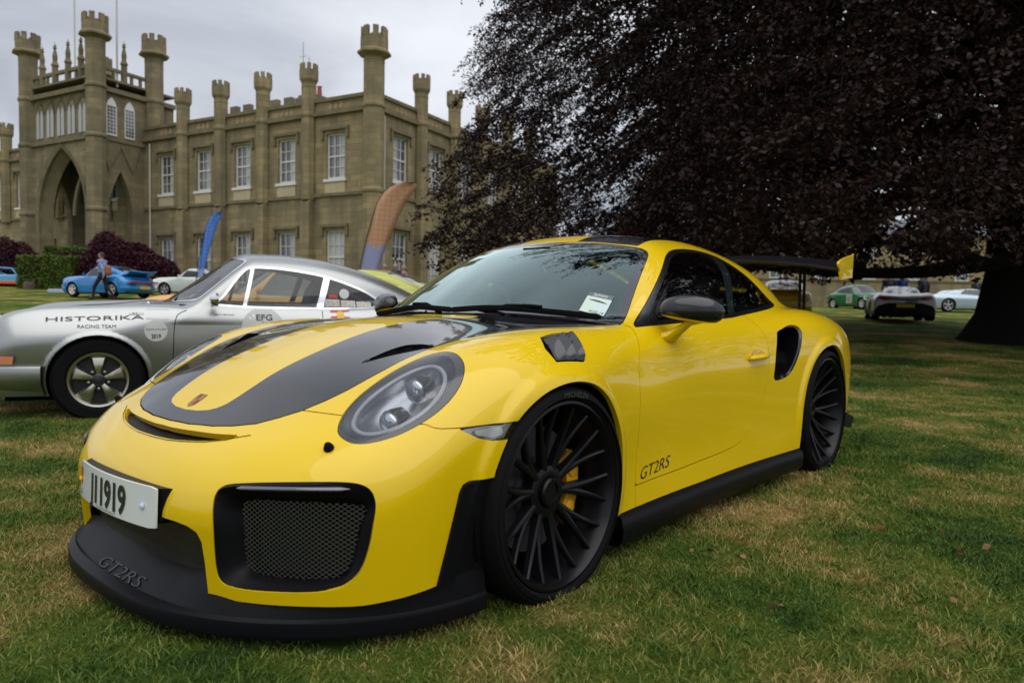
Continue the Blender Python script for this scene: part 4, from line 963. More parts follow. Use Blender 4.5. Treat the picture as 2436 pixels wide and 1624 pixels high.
        b.add(np.concatenate(rings), [(i*n+j, i*n+(j+1) % n, (i+1)*n+(j+1) % n, (i+1)*n+j)[::(1 if side == 'left' else -1)] for i in range(4) for j in range(n)])
        b.build('lamp_bowl', GREY, hb_, smooth=True, angle=70)
        rg = MB(); P = cen+(Ls-cen)*.80+hn*-.014-e1*.004; P = [p*S for p in P]; rg.tube(P+[P[0], P[1]], .0068, 8, cap=False)
        rg.build('light_ring', mat('light guide', (.48, .50, .54), rough=.2, coat=.6), hb_, smooth=True)
        fx = unit(np.array([.93, .12, -.05])*S)
        for (a_, b_, r_) in ((-.070, .010, .038), (.064, -.004, .036)):
            c0 = (cen+e1*a_+e2*b_*sg+hn*-.036)*S; q = Vector(fx).to_track_quat('Z', 'Y').to_matrix()
            pm = MB(); pr = [(r_*1.05, -.03), (r_*1.05, .004), (r_*.96, .010)]
            pm.lathe(pr, 32, 'z'); pm.v = [tuple(Vector(c0)+q @ Vector(v)) for v in pm.v]
            ho = pm.build('lamp_unit', CHR, hb_, smooth=True)
            ps = MB(); ps.lathe([(r_*.97*math.sin(t), .006+r_*.55*math.cos(t)) for t in np.linspace(PI/2, 0.001, 8)], 32, 'z'); ps.v = [tuple(Vector(c0)+q @ Vector(v)) for v in ps.v]
            ps.build('projector', mat('projector glass', (.55, .58, .62), rough=.03, coat=1, metal=.75), hb_, smooth=True)
            hd = MB(); ang = np.linspace(-.5, 1.5, 10); 
            Vh = [(r_*1.15*math.cos(t), r_*1.15*math.sin(t), z) for t in ang for z in (-.035, .014)]
            hd.add(Vh, [(2*i, 2*i+1, 2*i+3, 2*i+2) for i in range(9)]); hd.v = [tuple(Vector(c0)+q @ Vector(v)) for v in hd.v]
            hd.build('lamp_shroud', mat('warm reflector', (.45, .40, .39), rough=.2, metal=.9), hb_, smooth=True)
    il = emit('turn_signal', push(indp, -.001), LENSG, root, 'sep')
    for o, sd in zip(il, ('left', 'right')):
        emit('reflector', push(indp, -.018), mat('signal reflector', (.42, .43, .42), rough=.25, metal=.5), o, sd)
        rgn, _ = take(indp, [(.36, .571), (.375, .584), (.29, .588), (.275, .566), (.32, .562)], 'xz', 0)
        emit('lamp_bar', push(rgn, -.008), mat('clear lamp', (.75, .75, .70), rough=.2), o, sd)
    # front wing louvres: three overlapping blades above each wheel
    emit('louvre_bed', push(vp, -.012), MBLK, root, 'sep')
    lc = np.array([(-.024, .787), (-.186, .778), (.006, .875), (-.128, .886)])
    for k in range(3):
        for sd in (1, -1):
            nu, nv = 9, 13; G = []
            for i in range(nu):
                for j in range(nv):
                    u = k/3-.03*(k > 0)+(1/3+.03*(k > 0))*i/(nu-1); v = .02+.96*j/(nv-1); u2 = u+.05*math.sin(v*PI); G.append(lc[0]*(1-u2)*(1-v)+lc[1]*u2*(1-v)+lc[2]*(1-u2)*v+lc[3]*u2*v)
            G = np.array(G); Q_ = on_surface(f, np.stack([G[:, 0], G[:, 1], 0*G[:, 0]], 1), 2, 1.0, .6); n_ = unit(grad(f, Q_)); ii = np.tile(np.arange(nu)[:, None], (1, nv)).ravel()/(nu-1); jj = np.tile(np.arange(nv)[None], (nu, 1)).ravel()/(nv-1)
            h_ = (-.002+.015*ii**1.3)*np.clip(np.minimum(jj, 1-jj)/.10, 0, 1)**.5; top = Q_+n_*h_[:, None]; lowr = (Q_-n_*.010)[(nu-1)*nv:]; V = np.concatenate([top, lowr])*[1, sd, 1]
            b = MB(); b.add(V, [(i*nv+j, i*nv+j+1, (i+1)*nv+j+1, (i+1)*nv+j)[::-sd] for i in range(nu-1) for j in range(nv-1)]+[((nu-1)*nv+j, (nu-1)*nv+j+1, nu*nv+j+1, nu*nv+j)[::-sd] for j in range(nv-1)]); b.build('louvre', GBLK, root, smooth=True, angle=50)
    # side intakes
    sp = np.array(sint); S3 = on_surface(f, np.stack([sp[:, 0], np.zeros(len(sp)), sp[:, 1]], 1), 1, 1.0, .6); n = len(S3)
    cen = S3.mean(0)
    for s in (1, -1):
        b = MB(); R = [S3, S3-[0, .008, 0], cen+(S3-cen)*[.93, 1, .95]-[-.004, .012, 0], cen+(S3-cen)*[.80, .5, .86]-[.06, .10, .0], cen+(S3-cen)*[.5, .3, .7]-[.12, .16, 0]]
        b.add(np.concatenate(R)*[1, s, 1], [(i*n+j, i*n+(j+1) % n, (i+1)*n+(j+1) % n, (i+1)*n+j)[::s] for i in range(4) for j in range(n)]+[tuple(4*n+j for j in range(n))[::s]])
        b.build('side_intake', GBLK, root, smooth=True, angle=60)
    # nose intakes
    Xs = nspl([0, .2, .4, .45, .5, .6, .7, .75, .8, .82], [.918, .912, .885, .868, .845, .795, .728, .682, .628, .60])
    ip = np.array(intake); I3 = on_surface(f, np.stack([np.zeros(len(ip)), ip[:, 0], ip[:, 1]], 1), 0, 1.0, .3); n = len(I3)
    mesh_p = smooth_poly([(.482, .405), (.478, .33), (.482, .25), (.496, .226), (.53, .217), (.62, .215), (.69, .222), (.72, .24), (.735, .29), (.745, .36), (.748, .412), (.62, .416)], 3)
    for s in (1, -1):
        b = MB(); c2 = mesh_p.mean(0); ang = np.arctan2(ip[:, 1]-c2[1], ip[:, 0]-c2[0]); mang = np.arctan2(mesh_p[:, 1]-c2[1], mesh_p[:, 0]-c2[0]); o = np.argsort(mang)
        def ray_r(a, poly):
            best = 0
            for i in range(len(poly)):
                p, q = poly[i]-c2, poly[(i+1) % len(poly)]-c2; d = np.array([math.cos(a), math.sin(a)]); e_ = q-p; den = d[0]*-e_[1]+d[1]*e_[0]
                if abs(den) < 1e-12: continue
                t = (p[0]*-e_[1]+p[1]*e_[0])/den; u = (d[0]*p[1]-d[1]*p[0])/den
                if t > 0 and -1e-9 <= u <= 1+1e-9: best = max(best, t)
            return best
        inn = np.array([c2+np.array([math.cos(a), math.sin(a)])*ray_r(a, mesh_p) for a in ang])
        def r3(P, dep): return np.stack([Xs(P[:, 0])-dep, P[:, 0], P[:, 1]], 1)
        mid1 = ip+(inn-ip)*.12; mid2 = ip+(inn-ip)*.55
        R = [I3-[.003, 0, 0], r3(mid1, .010), r3(mid2, .022), r3(inn, .050), r3(inn, .075)]
        b.add(np.concatenate(R)*[1, s, 1], [(i*n+j, i*n+(j+1) % n, (i+1)*n+(j+1) % n, (i+1)*n+j)[::-s] for i in range(4) for j in range(n)])
        fr = b.build('intake_frame', SBLK, root, smooth=True, angle=60)
        lm = MB(); lattice(mesh_p, lambda y, z: float(Xs(y))-.052, .0092, .0017, lm)
        lm.v = [(x, y*s, z) for x, y, z in lm.v]; lm.build('intake_mesh', WIRE, fr)
        bk = MB(); bk.add(r3(inn, .10)*[1, s, 1], [tuple(range(n))]); bk.build('radiator', MBLK, fr)
        d = MB(); yy = np.linspace(.492, .745, 16); P = [(float(Xs(y))-.016, y*s, .446+.012*math.sin((y-.492)/.253*1.5)) for y in yy]
        d.tube(P, [.003]+[.0115]*14+[.003], 10, flat=.62); d.build('daytime_lamp', mat('smoked lamp bar', (.10, .10, .125), rough=.1, coat=1, metal=.3), fr, smooth=True)
    # lower grille and lip
    gp = [(-.415, .17), (.415, .17), (.415, .31), (.39, .335), (.30, .342), (-.30, .342), (-.39, .335), (-.415, .31)]
    gm = MB(); lattice(gp, lambda y, z: float(Xs(abs(y)))-.055-.06*(.34-z)*0, .0066, .0014, gm); gr = gm.build('lower_grille', WIRE, bumper)
    bk = MB(); yy = np.linspace(-.43, .43, 13); V = [(float(Xs(abs(y)))-.085, y, z) for y in yy for z in (.12, .36)]; bk.add(V, [(2*i, 2*i+1, 2*i+3, 2*i+2) for i in range(12)]); bk.build('grille_backing', MBLK, bumper)
    ob = MB(); yy = np.linspace(-.40, .40, 25); V = []
    for y in yy:
        xo = float(np.interp(abs(y), [0, .1, .18, .26, .33, .372, .40], [.829, .826, .817, .801, .776, .75, .735])); zt = float(Ht_line(f, xo, abs(y)))
        V += [(xo+.006, y, zt-.001), (xo-.006, y, zt-.016), (xo-.05, y, zt+.004)]
    ob.add(V, [(3*i+j, 3*i+j+1, 3*i+j+4, 3*i+j+3) for i in range(24) for j in range(2)]); ob.build('nose_outlet', SBLK, bumper, smooth=True)
    yo = np.array([0, .15, .30, .44, .56, .67, .76, .82, .855, .870, .872]); xo = np.array([.980, .975, .954, .908, .842, .752, .648, .545, .44, .36, .30])
    yi = np.array([0, .15, .30, .425, .53, .64, .73, .79, .83, .852, .858]); xi = np.array([.868, .866, .862, .858, .822, .752, .662, .575, .47, .37, .30])
    zi = np.array([.188, .188, .187, .180, .164, .166, .170, .178, .188, .196, .2])
    tt = np.linspace(0, 1, len(yo)); te = np.linspace(0, 1, 64); O = np.stack([nspl(tt, xo)(te), nspl(tt, yo)(te)], 1); I = np.stack([nspl(tt, xi)(te), nspl(tt, yi)(te)], 1); Zi = nspl(tt, zi)(te)
    rows = [(I*1.0, Zi+.012, -.012), (I, Zi, 0)]
    V = []; prof = []
    def rail(w, z0, bulge=0):
        P = O*w+I*(1-w); return np.stack([P[:, 0], P[:, 1], z0], 1)
    sl = np.clip((np.abs(I[:, 1])-.28)/.12, 0, 1)   # dished apron in the middle, flat lip outboard
    rails = [rail(-.25, Zi+.02), rail(0, Zi), rail(.30, Zi*.5+.5*(.132-.012*(1-sl))), rail(.62, .128-.008*(1-sl)+0*Zi), rail(.70, .1295+0*Zi), rail(.975, .1215+0*Zi), rail(1.0, .116+0*Zi), rail(1.015, .092+0*Zi), rail(1.0, .084+0*Zi), rail(.93, .080+0*Zi), rail(.2, .075+0*Zi)]
    G = np.stack(rails); nr, nc = G.shape[:2]; G = np.concatenate([(G*[1, -1, 1])[:, ::-1], G[:, 1:]], 1); nc = G.shape[1]
    s_ = MB(); s_.add(G.reshape(-1, 3), [(i*nc+j, i*nc+j+1, (i+1)*nc+j+1, (i+1)*nc+j)[::-1] for i in range(nr-1) for j in range(nc-1)])
    spl = s_.build('splitter', SBLK, root, smooth=True, angle=28)
    # raised script pressed into the splitter
    Vt, Ft = text_mesh('GT2RS', .088, -.0012, .25, 1.12, 'CENTER')
    tm = MB(); nv = len(Vt)
    def lip_map(P):
        y = P[:, 0]-.0; u = P[:, 1]; w = .30+(.32-u/.088*.32)*1.0; a = np.abs(y)
        io = np.stack([np.interp(a, I[:, 1], I[:, 0]), np.interp(a, O[:, 1], O[:, 0])], 1); zi_ = np.interp(a, I[:, 1], Zi)
        x = io[:, 0]*(1-w)+io[:, 1]*w; sl_ = np.clip((a-.28)/.12, 0, 1)
        z = np.interp(w, [0, .3, .62, .7], [0, 0, 0, 0])
        z = np.where(w < .3, zi_+(zi_*.5+.5*(.132-.012*(1-sl_))-zi_)*w/.3, (zi_*.5+.5*(.132-.012*(1-sl_)))+((.128-.008*(1-sl_))-(zi_*.5+.5*(.132-.012*(1-sl_))))*(w-.3)/.32)
        return x, y, z
    x, y, z = lip_map(Vt); tm.add(np.stack([x, y, z+.0045], 1), Ft)
    E = {}
    for fc in Ft:
        for a, b2 in zip(fc, fc[1:]+fc[:1]): E[(a, b2)] = E.get((a, b2), 0)+1
    top = np.stack([x, y, z+.0045], 1); bot = np.stack([x, y, z-.002], 1); nb = len(tm.v); tm.v += [tuple(p) for p in bot]
    be = [(a, b2) for (a, b2) in E if (b2, a) not in E]; tm.f += [(a, nb+a, nb+b2, b2) for a, b2 in be]; tm.m += [0]*len(be)
    tm.build('embossed_script', mat('embossed plastic', (.022, .022, .026), rough=.4), spl)
    # number plate
    px = lambda y: .957-.36*np.asarray(y)**2
    def plate_map(P, off=.0): return np.stack([px(P[:, 0])+off-(.3665-P[:, 1])*-.03, P[:, 0], P[:, 1]], 1)
    yy = np.linspace(-.26, .26, 21); pb = MB(); V = []
    for y in yy:
        e_ = .004 if abs(y) > .255 else 0
        for z in (.311+e_, .422-e_): V.append(plate_map(np.array([[y, z]]))[0])
    F = [(2*i, 2*i+2, 2*i+3, 2*i+1) for i in range(20)]; pb.add(V, F); pb.add([p-np.array([.006, 0, 0]) for p in V], [q[::-1] for q in F])
    nV = len(V); ringi = [2*i for i in range(21)]+[2*i+1 for i in range(20, -1, -1)]; pb.f += [(ringi[i], ringi[(i+1) % 42], nV+ringi[(i+1) % 42], nV+ringi[i])[::-1] for i in range(42)]; pb.m += [0]*42
    plate = pb.build('number_plate', mat('plate white', (.70, .74, .72), rough=.22, coat=.5), root, smooth=True, angle=50)
    INK = mat('plate black', (.012, .018, .01), rough=.35)
    V, F = text_mesh('J11919', .106, .0034, 0, .66, 'CENTER', spacing=.98); w_ = V[:, 0].max()-V[:, 0].min(); V[:, 0] = (V[:, 0]-V[:, 0].min())/w_*.252-.130; V[:, 1] = V[:, 1]/V[:, 1].max()*.079+.328
    it = [(V, F)]
    V, F = text_mesh('VISIT US @ WWW.JACKSONSCI.COM', .009, 0, 0, .9, 'CENTER'); V[:, 0] += -.005; V[:, 1] += .315; it.append((V, F))
    V, F = text_mesh('GBJ', .022, 0, 0, .8, 'CENTER'); V[:, 0] += -.238; V[:, 1] += .322; it.append((V, F))
    V, F = text_mesh('JERSEY', .009, 0, 0, .8, 'CENTER'); V[:, 0] += -.238; V[:, 1] += .410; it.append((V, F))
    for nm_, i_ in zip(('registration', 'plate_legend', 'country_code', 'island_name'), it): lettering(nm_, [i_], lambda P: plate_map(P, .0022), INK, plate)
    sh = np.array([(-.252, .405), (-.224, .405), (-.224, .365), (-.238, .345), (-.252, .365)]); b = MB(); b.add(plate_map(sh, .0012), [(0, 4, 3, 2, 1)]); b.build('shield_badge', mat('badge orange', (.55, .12, .01), rough=.4), plate)
    for y, c in ((.205, (.55, .66, .8)), (-.238, (.8, .45, .01))):
        b = MB(); b.lathe([(.0085, 0), (.0085, .004), (.005, .007), (0, .0075)], 16, 'x', plate_map(np.array([[y, .366]]))[0]); b.build('plate_bolt', mat('bolt %.2f' % y, c, rough=.3), plate, smooth=True)
    hp_ = MB(); yy = np.linspace(-.28, .28, 21); V = []
    for y in yy:
        e_ = np.clip((abs(y)-.24)/.04, 0, 1); zl = .314+.03*e_
        V += [(px(min(abs(y), .262))-.007-.03*e_, y, .417), (px(min(abs(y), .262))-.007-.02*e_, y, zl), (float(Xs(abs(y)))-.05, y*1.12, .333), (float(Xs(abs(y)))-.03, y, .415)]
    hp_.add(V, [(4*i+j, 4*i+(j+1) % 4, 4*i+4+(j+1) % 4, 4*i+4+j) for i in range(20) for j in range(4)]+[(0, 3, 2, 1), (80, 81, 82, 83)]); hp_.build('plate_holder', SBLK, root, smooth=True, angle=30)
    # crest on the bonnet
    cz = lambda P: on_surface(f, np.stack([P[:, 0], P[:, 1], np.zeros(len(P))], 1), 2, .75, .5)+[0, 0, .0015]
    cp = np.array([(.722, 0), (.712, .019), (.690, .0235), (.668, .022), (.668, -.022), (.690, -.0235), (.712, -.019)])
    b = MB(); b.add(cz(cp), [tuple(range(7))]); cb = b.build('bonnet_badge', mat('crest gold', (.35, .22, .06), rough=.35, metal=.6), hood_o)
    b = MB()
    for q in ([(.671, -.02), (.671, -.001), (.688, -.001), (.688, -.02)], [(.692, .001), (.692, .02), (.708, .018), (.712, .001)]): b.add(cz(np.array(q))+[0, 0, .0006], [(0, 1, 2, 3)])
    b.build('badge_field', mat('crest red', (.25, .015, .02), rough=.4), cb)
    # park sensor nubs
    for s in (1, -1):
        b = MB(); q = Vector(unit(grad(f, np.array([[.668, .652, .546]]))[0]*[1, s, 1])).to_track_quat('Z', 'Y').to_matrix(); b.lathe([(.0145, -.004), (.0135, .004), (.008, .016), (.004, .018), (0, .018)], 16, 'z'); b.v = [tuple(Vector((.668, .652*s, .546))+q @ Vector(v)) for v in b.v]
        b.build('washer_jet', MBLK, bumper, smooth=True)
    # door furniture
    for s, dr in zip((1, -1), doors):
        b = MB(); xs = np.linspace(-1.482, -1.70, 9); P = on_surface(f, np.stack([xs, 0*xs, .697+(xs+1.482)/-.218*.016], 1), 1, 1.0, .7)
        b.tube([(p[0], (p[1]+.004+.026*math.sin(PI*min(max(k/8, .08), .92)))*s, p[2]) for k, p in enumerate(P)], [.007, .013, .0145, .0145, .0145, .0145, .014, .012, .006], 10); b.build('handle', YEL, dr, smooth=True)
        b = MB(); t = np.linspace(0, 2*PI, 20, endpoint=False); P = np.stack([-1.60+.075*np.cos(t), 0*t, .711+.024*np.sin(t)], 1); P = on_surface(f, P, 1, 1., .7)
        b.add((P+[0, .0012, 0])*[1, s, 1], [tuple(range(20))[::s]]); b.build('handle_recess_shade', mat('yellow recess shading', (.55, .36, .005), rough=.4, coat=1), dr)  # flat oval on the skin; the recess's shade is painted as darker yellow
        V, F = text_mesh('GT2RS', .062, -.0003, .32, 1.18, 'LEFT'); V[:, 0] *= .236/(V[:, 0].max()-V[:, 0].min())
        def sidemap(P):
            x = (-.500-P[:, 0]) if s > 0 else (-.736+P[:, 0]); z = .300+P[:, 1]+P[:, 0]*(.10 if s > 0 else 0)*.6
            Q_ = on_surface(f, np.stack([x, 0*x, z], 1), 1, 1., .7); return (Q_+[0, .0016, 0])*[1, s, 1]
        lettering('script', [(V, F)], sidemap, mat('script black', (.01, .01, .01), rough=.4), dr)
    # mirrors
    for s, dr in zip((1, -1), doors):
        c0 = np.array([-.83, .905, .912])
        def fm(x, y, z):
            X, Y, Z_ = x-c0[0]+.35*(y-c0[1]), y-c0[1], z-c0[2]
            sx = np.where(X > 0, .085, .030); sz = np.where(Z_ > 0, .066, .062)-.10*np.clip(-Y, 0, .2)*0
            r = (np.abs(X/sx)**2.3+np.abs(Y/.112)**2.4+np.abs(Z_/sz)**2.3)**(1/2.3)
            return smax((r-1)*.05, -.038-Z_-.16*Y, .02)
        Vm, Qm, Nm = surfnet(fm, (-1.02, .74, .82), (-.68, 1.07, 1.0), .0085, half=False)
        mm = PM(Vm, Nm, Qm); 
        low_, up_ = cut_at(mm, lambda V, N: V[:, 2]-(.886-.16*(V[:, 1]-.9)))
        mo = emit('mirror', up_, GBLK, dr, 'left' if s > 0 else 'right')[0]
        emit('mirror_base', push(low_, .002), YEL, mo, 'left' if s > 0 else 'right')
        b = MB(); P = [(-.80, .79, .800), (-.80, .835, .812), (-.805, .865, .838), (-.82, .90, .868), (-.84, .95, .876), (-.87, 1.0, .884)]
        b.tube([(x, y*s, z) for x, y, z in P], [.060, .050, .034, .026, .018, .006], 12, flat=.5); b.build('mirror_arm', YEL, mo, smooth=True)
    # sills, wells, floor
    for s in (1, -1):
        b = MB(); xs = np.linspace(-.345, -2.06, 24); prof = [(-.03, .225), (.004, .208), (.016, .196), (.024, .165), (.020, .12), (.0, .098), (-.10, .095)]
        V = []
        for x in xs:
            y0 = float(np.interp(x, [-2.06, -1.77, -1.0, -.35], [.917, .898, .880, .889])); V += [(x, (y0+a)*s, z) for a, z in prof]
        b.add(V, [(i*7+j, i*7+j+1, i*7+j+8, i*7+j+7)[::-s] for i in range(23) for j in range(6)]); b.build('side_skirt', SBLK, root, smooth=True)
        for cx, cz_, r_ in ((-.01, .345, .372), (-2.44, .36, .405)):
            b = MB(); a = np.linspace(-.35, PI+.35, 30); V = [(cx+r_*math.cos(t), y*s, cz_+r_*math.sin(t)) for t in a for y in (.50, .88)]
            b.add(V, [(2*i, 2*i+1, 2*i+3, 2*i+2) for i in range(29)]); V = [(cx+r_*math.cos(t), .50*s, cz_+r_*math.sin(t)) for t in a]; b.add(V, [tuple(range(30))]); b.build('wheel_well', MBLK, root)
    b = MB(); b.box(-3.3, .55, -.72, .72, .105, .115); b.box(-.46, -.42, -.75, .75, .12, .80); b.build('underfloor', MBLK, root)
    b = MB(); b.prism([(-3.46, .60), (-3.50, .42), (-3.44, .16), (-2.85, .14), (-2.85, .25), (-3.3, .3), (-3.38, .58)], -.62, .62, 'xzy'); b.build('rear_diffuser', SBLK, root)
    for s in (1, -1):
        b = MB(); b.prism([(-2.86, .24), (-3.06, .20), (-3.12, .26), (-2.86, .33)], .865*s, .895*s, 'xzy'); b.build('diffuser_fin', SBLK, root)
    # rear wing
    b = MB(); yy = np.linspace(-.82, .82, 25); V = []
    for y in yy:
        h = 1.262-.072*(abs(y)/.82)**2.2; P = [(-2.93, h-.008), (-2.945, h+.004), (-3.03, h+.010), (-3.13, h+.022), (-3.225, h+.048), (-3.228, h+.044), (-3.13, h+.006), (-3.03, h-.018), (-2.96, h-.020)]
        V += [(x, y, z) for x, z in P]
    b.add(V, [(9*i+j, 9*i+(j+1) % 9, 9*i+9+(j+1) % 9, 9*i+9+j) for i in range(24) for j in range(9)]); wg_ = b.build('rear_wing', SBLK, root, smooth=True, angle=50)
    for s in (1, -1):
        b = MB(); b.prism(smooth_poly([(-2.936, 1.230), (-3.05, 1.262), (-3.222, 1.292), (-3.236, 1.285), (-3.222, 1.15), (-3.205, 1.142), (-3.03, 1.124), (-3.0, 1.128), (-2.94, 1.20)], 2).tolist(), .812*s, .826*s, 'xzy'); b.build('endplate', YEL, wg_, bevel=.003)
        for x0, x1 in ((-3.03, -3.05), (-3.11, -3.135)):
            b = MB(); b.prism([(x0, 1.235), (x1, 1.245), (x1-.01, .86), (x0-.015, .86)], .55*s, .562*s, 'xzy'); b.build('wing_strut', MBLK, wg_)
    # interior
    def blob(name, fn, lo, hi, h, m, par=root):
        Vb, Qb, Nb = surfnet(fn, lo, hi, h, half=False); return link(name, pm_mesh(name, PM(Vb, Nb, Qb)), par, m)
    rbox = lambda x, y, z, c, s, r: np.sqrt(np.maximum(np.abs(x-c[0])-s[0]+r, 0)**2+np.maximum(np.abs(y-c[1])-s[1]+r, 0)**2+np.maximum(np.abs(z-c[2])-s[2]+r, 0)**2)-r
    TRIM = mat('cabin trim', (.03, .031, .033), rough=.7, bump=(300, .2, .001))
    blob('dashboard', lambda x, y, z: smin(rbox(x, y, z, (-.72, 0, .76), (.20, .70, .09), .06), rbox(x, y, z, (-.88, -.38, .83), (.10, .22, .05), .04), .06), (-1.05, -.75, .60), (-.45, .75, .95), .02, TRIM)
    for s in (1, -1):
        fn = lambda x, y, z: smin(smin(rbox(x+.32*(z-.8), y, z, (-1.60, .36*s, .76), (.07, .26, .33), .06), rbox(x+.32*(z-.8), y, z, (-1.64, .36*s, 1.03), (.05, .15, .12), .05), .05), rbox(x, y, z, (-1.33, .36*s, .42), (.28, .25, .10), .08), .08)
        blob('seat', fn, (-1.95, .36*s-.32, .28), (-1.0, .36*s+.32, 1.2), .025, TRIM)
    st = MB(); a = np.linspace(0, 2*PI, 33); ax = Vector((.9, 0, .42)).to_track_quat('Z', 'Y').to_matrix()
    st.tube([tuple(Vector((-1.02, -.385, .865))+ax @ Vector((.178*math.cos(t), .178*math.sin(t), 0))) for t in a], .016, 8, cap=False)
    for t in (.0, PI/2*1.0, PI): st.tube([tuple(Vector((-1.0, -.385, .865))+ax @ Vector((r*math.cos(t+PI/2*0), r*math.sin(t), -.02))) for r in (.02, .17)], .014, 6)
    sw = st.build('steering_wheel', TRIM, root, smooth=True)
    st = MB(); st.tube([tuple(Vector((-1.02, -.385, .865))+ax @ Vector((.178*math.cos(t), .178*math.sin(t), 0))) for t in np.linspace(-.07, .07, 5)+PI/2*(1)], .0172, 8); st.build('centre_mark', YEL, sw)
    b = MB(); b.box(-1.02, -.98, -.08, .08, 1.15, 1.205); b.build('rear_view_mirror', MBLK, root)
    b = MB(); b.box(-2.3, -1.85, -.62, .62, .3, .95); b.box(-2.0, -.5, -.70, .70, .2, .26); b.box(-1.7,-.6,.70,.74,.3,.85); b.box(-1.7,-.6,-.74,-.70,.3,.85); b.build('cabin_tub', TRIM, root)
    # wipers
    WF = lambda P, up: on_surface(f, P, 2, 1.4, .7)+[0, 0, up]
    for pts in ([(-.345, .02), (-.40, .17), (-.437, .30), (-.475, .44), (-.515, .57), (-.535, .655)], [(-.47, -.60), (-.45, -.45), (-.425, -.28), (-.375, -.10), (-.35, .04)]):
        P = smooth_poly(np.array(pts), 4, False); P3 = WF(np.stack([P[:, 0]-.03, P[:, 1], 0*P[:, 0]], 1), .018)
        b = MB(); b.tube(P3.tolist(), [.005]+[.0085]*(len(P3)-2)+[.005], 6, flat=1.6)
        mpt = P3[len(P3)//2]; b.tube([mpt+[.05, -.25 if pts[0][1] > 0 else .22, -.02], mpt+[.02, -.1 if pts[0][1] > 0 else .1, .016], mpt+[0, 0, .016], mpt+[-.01, .05, .012]], .011, 6, flat=.7)
        b.build('wiper', MBLK, root, smooth=True)
    # windscreen disc
    sp_ = np.array([(-.704, .508), (-.730, .609), (-.612, .637), (-.593, .534)])
    def stick(U, off):
        u, v = U[:, :1], U[:, 1:2]; P = sp_[0]*(1-u)*(v)+sp_[1]*u*v+sp_[2]*u*(1-v)+sp_[3]*(1-u)*(1-v); Q_ = on_surface(f, np.stack([P[:, 0], P[:, 1], 0*P[:, 0]], 1), 2, 1.4, .8)
        return Q_+unit(grad(f, Q_))*off
    def quadgrid(u0, u1, v0, v1, off, nu=4, nv=4):
        U = np.array([(u, v) for v in np.linspace(v0, v1, nv) for u in np.linspace(u0, u1, nu)]); return stick(U, off), [(j*nu+i, j*nu+i+1, (j+1)*nu+i+1, (j+1)*nu+i) for j in range(nv-1) for i in range(nu-1)]
    b = MB(); b.add(*quadgrid(0, 1, 0, 1, .002)); so = b.build('screen_sticker', mat('sticker', (.50, .66, .66), rough=.3, noise=(9, (.62, .66, .45), .15)), wso)
    b = MB(); b.add(*quadgrid(0, 1, .80, 1, .003)); b.build('sticker_header', mat('sticker grey', (.10, .13, .14), rough=.3), so)
    it = []
    for txt, h, u0, v0, wd in (('Jacksons', .14, .22, .84, .56), ('AUG 19', .13, .36, .03, .58)):
        V, F = text_mesh(txt, 1., 0, 0, 1); V[:, 1] = V[:, 1]/.72*h+v0; V[:, 0] = (V[:, 0]-V[:, 0].min())/(V[:, 0].max()-V[:, 0].min())*wd+u0; it.append((V, F))
    lettering('sticker_name', it[:1], lambda P: stick(P, .0038), mat('ink white', (.75, .78, .78)), so); lettering('sticker_date', it[1:], lambda P: stick(P, .0038), mat('ink dark', (.02, .08, .08)), so)
    b = MB(); u = np.linspace(.1, .92, 12); b.add(stick(np.concatenate([np.stack([u, .60+.05*np.sin((u-.1)/.82*PI)-.06*(u-.5)], 1), np.stack([u, .60-.02*np.sin((u-.1)/.82*PI)-.06*(u-.5)], 1)]), .0034), [(i, i+1, 13+i, 12+i) for i in range(11)]); b.build('sticker_swoosh', mat('ink dark', (.02, .08, .08)), so)
    # wheels
    for s in (1, -1):
        w = gt_wheel(root, (0, .794*s, .347), s, .3365, .262, .279, True)
        V, F = text_mesh('MICHELIN', .024, .0005, 0, 1.15, 'CENTER')
        for o_, txt_r in ((PI/2-.10, .300),):
            P = []; 
            for x_, y_ in V[:, :2]: a_ = o_-x_/txt_r*s; r_ = txt_r+y_; P.append((r_*math.cos(a_)*1, (.1335)*s, r_*math.sin(a_)))
            if s > 0: P = [(-p[0] if False else p[0], p[1], p[2]) for p in P]
            b = MB(); b.add([(p[0], p[1], p[2]) for p in mirror_fix(P, s)], F); b.build('tyre_name', mat('tyre lettering', (.03, .03, .031), rough=.6), w)
        gt_wheel(root, (-2.453, .778*s, .362), s, .353, .322, .294, False)
    return root, f
def mirror_fix(P, s):
    """lettering reads left to right for someone standing beside the wheel"""
    return [(-x if s > 0 else x, y, z) for x, y, z in P] if s > 0 else P
def Ht_line(f, x, y):
    return on_surface(f, np.array([[x, y, 0.]]), 2, .8, .3)[0, 2]
def on_line(f, P, n):
    """move points along direction n on to the surface"""
    t0 = np.full(len(P), .12); t1 = np.full(len(P), -.12)
    for _ in range(30):
        m = (t0+t1)/2; v = f(*(P+m[:, None]*n).T) < 0; t1 = np.where(v, m, t1); t0 = np.where(v, t0, m)
    return P+t1[:, None]*n
gt_root, gt_f = build_gt()
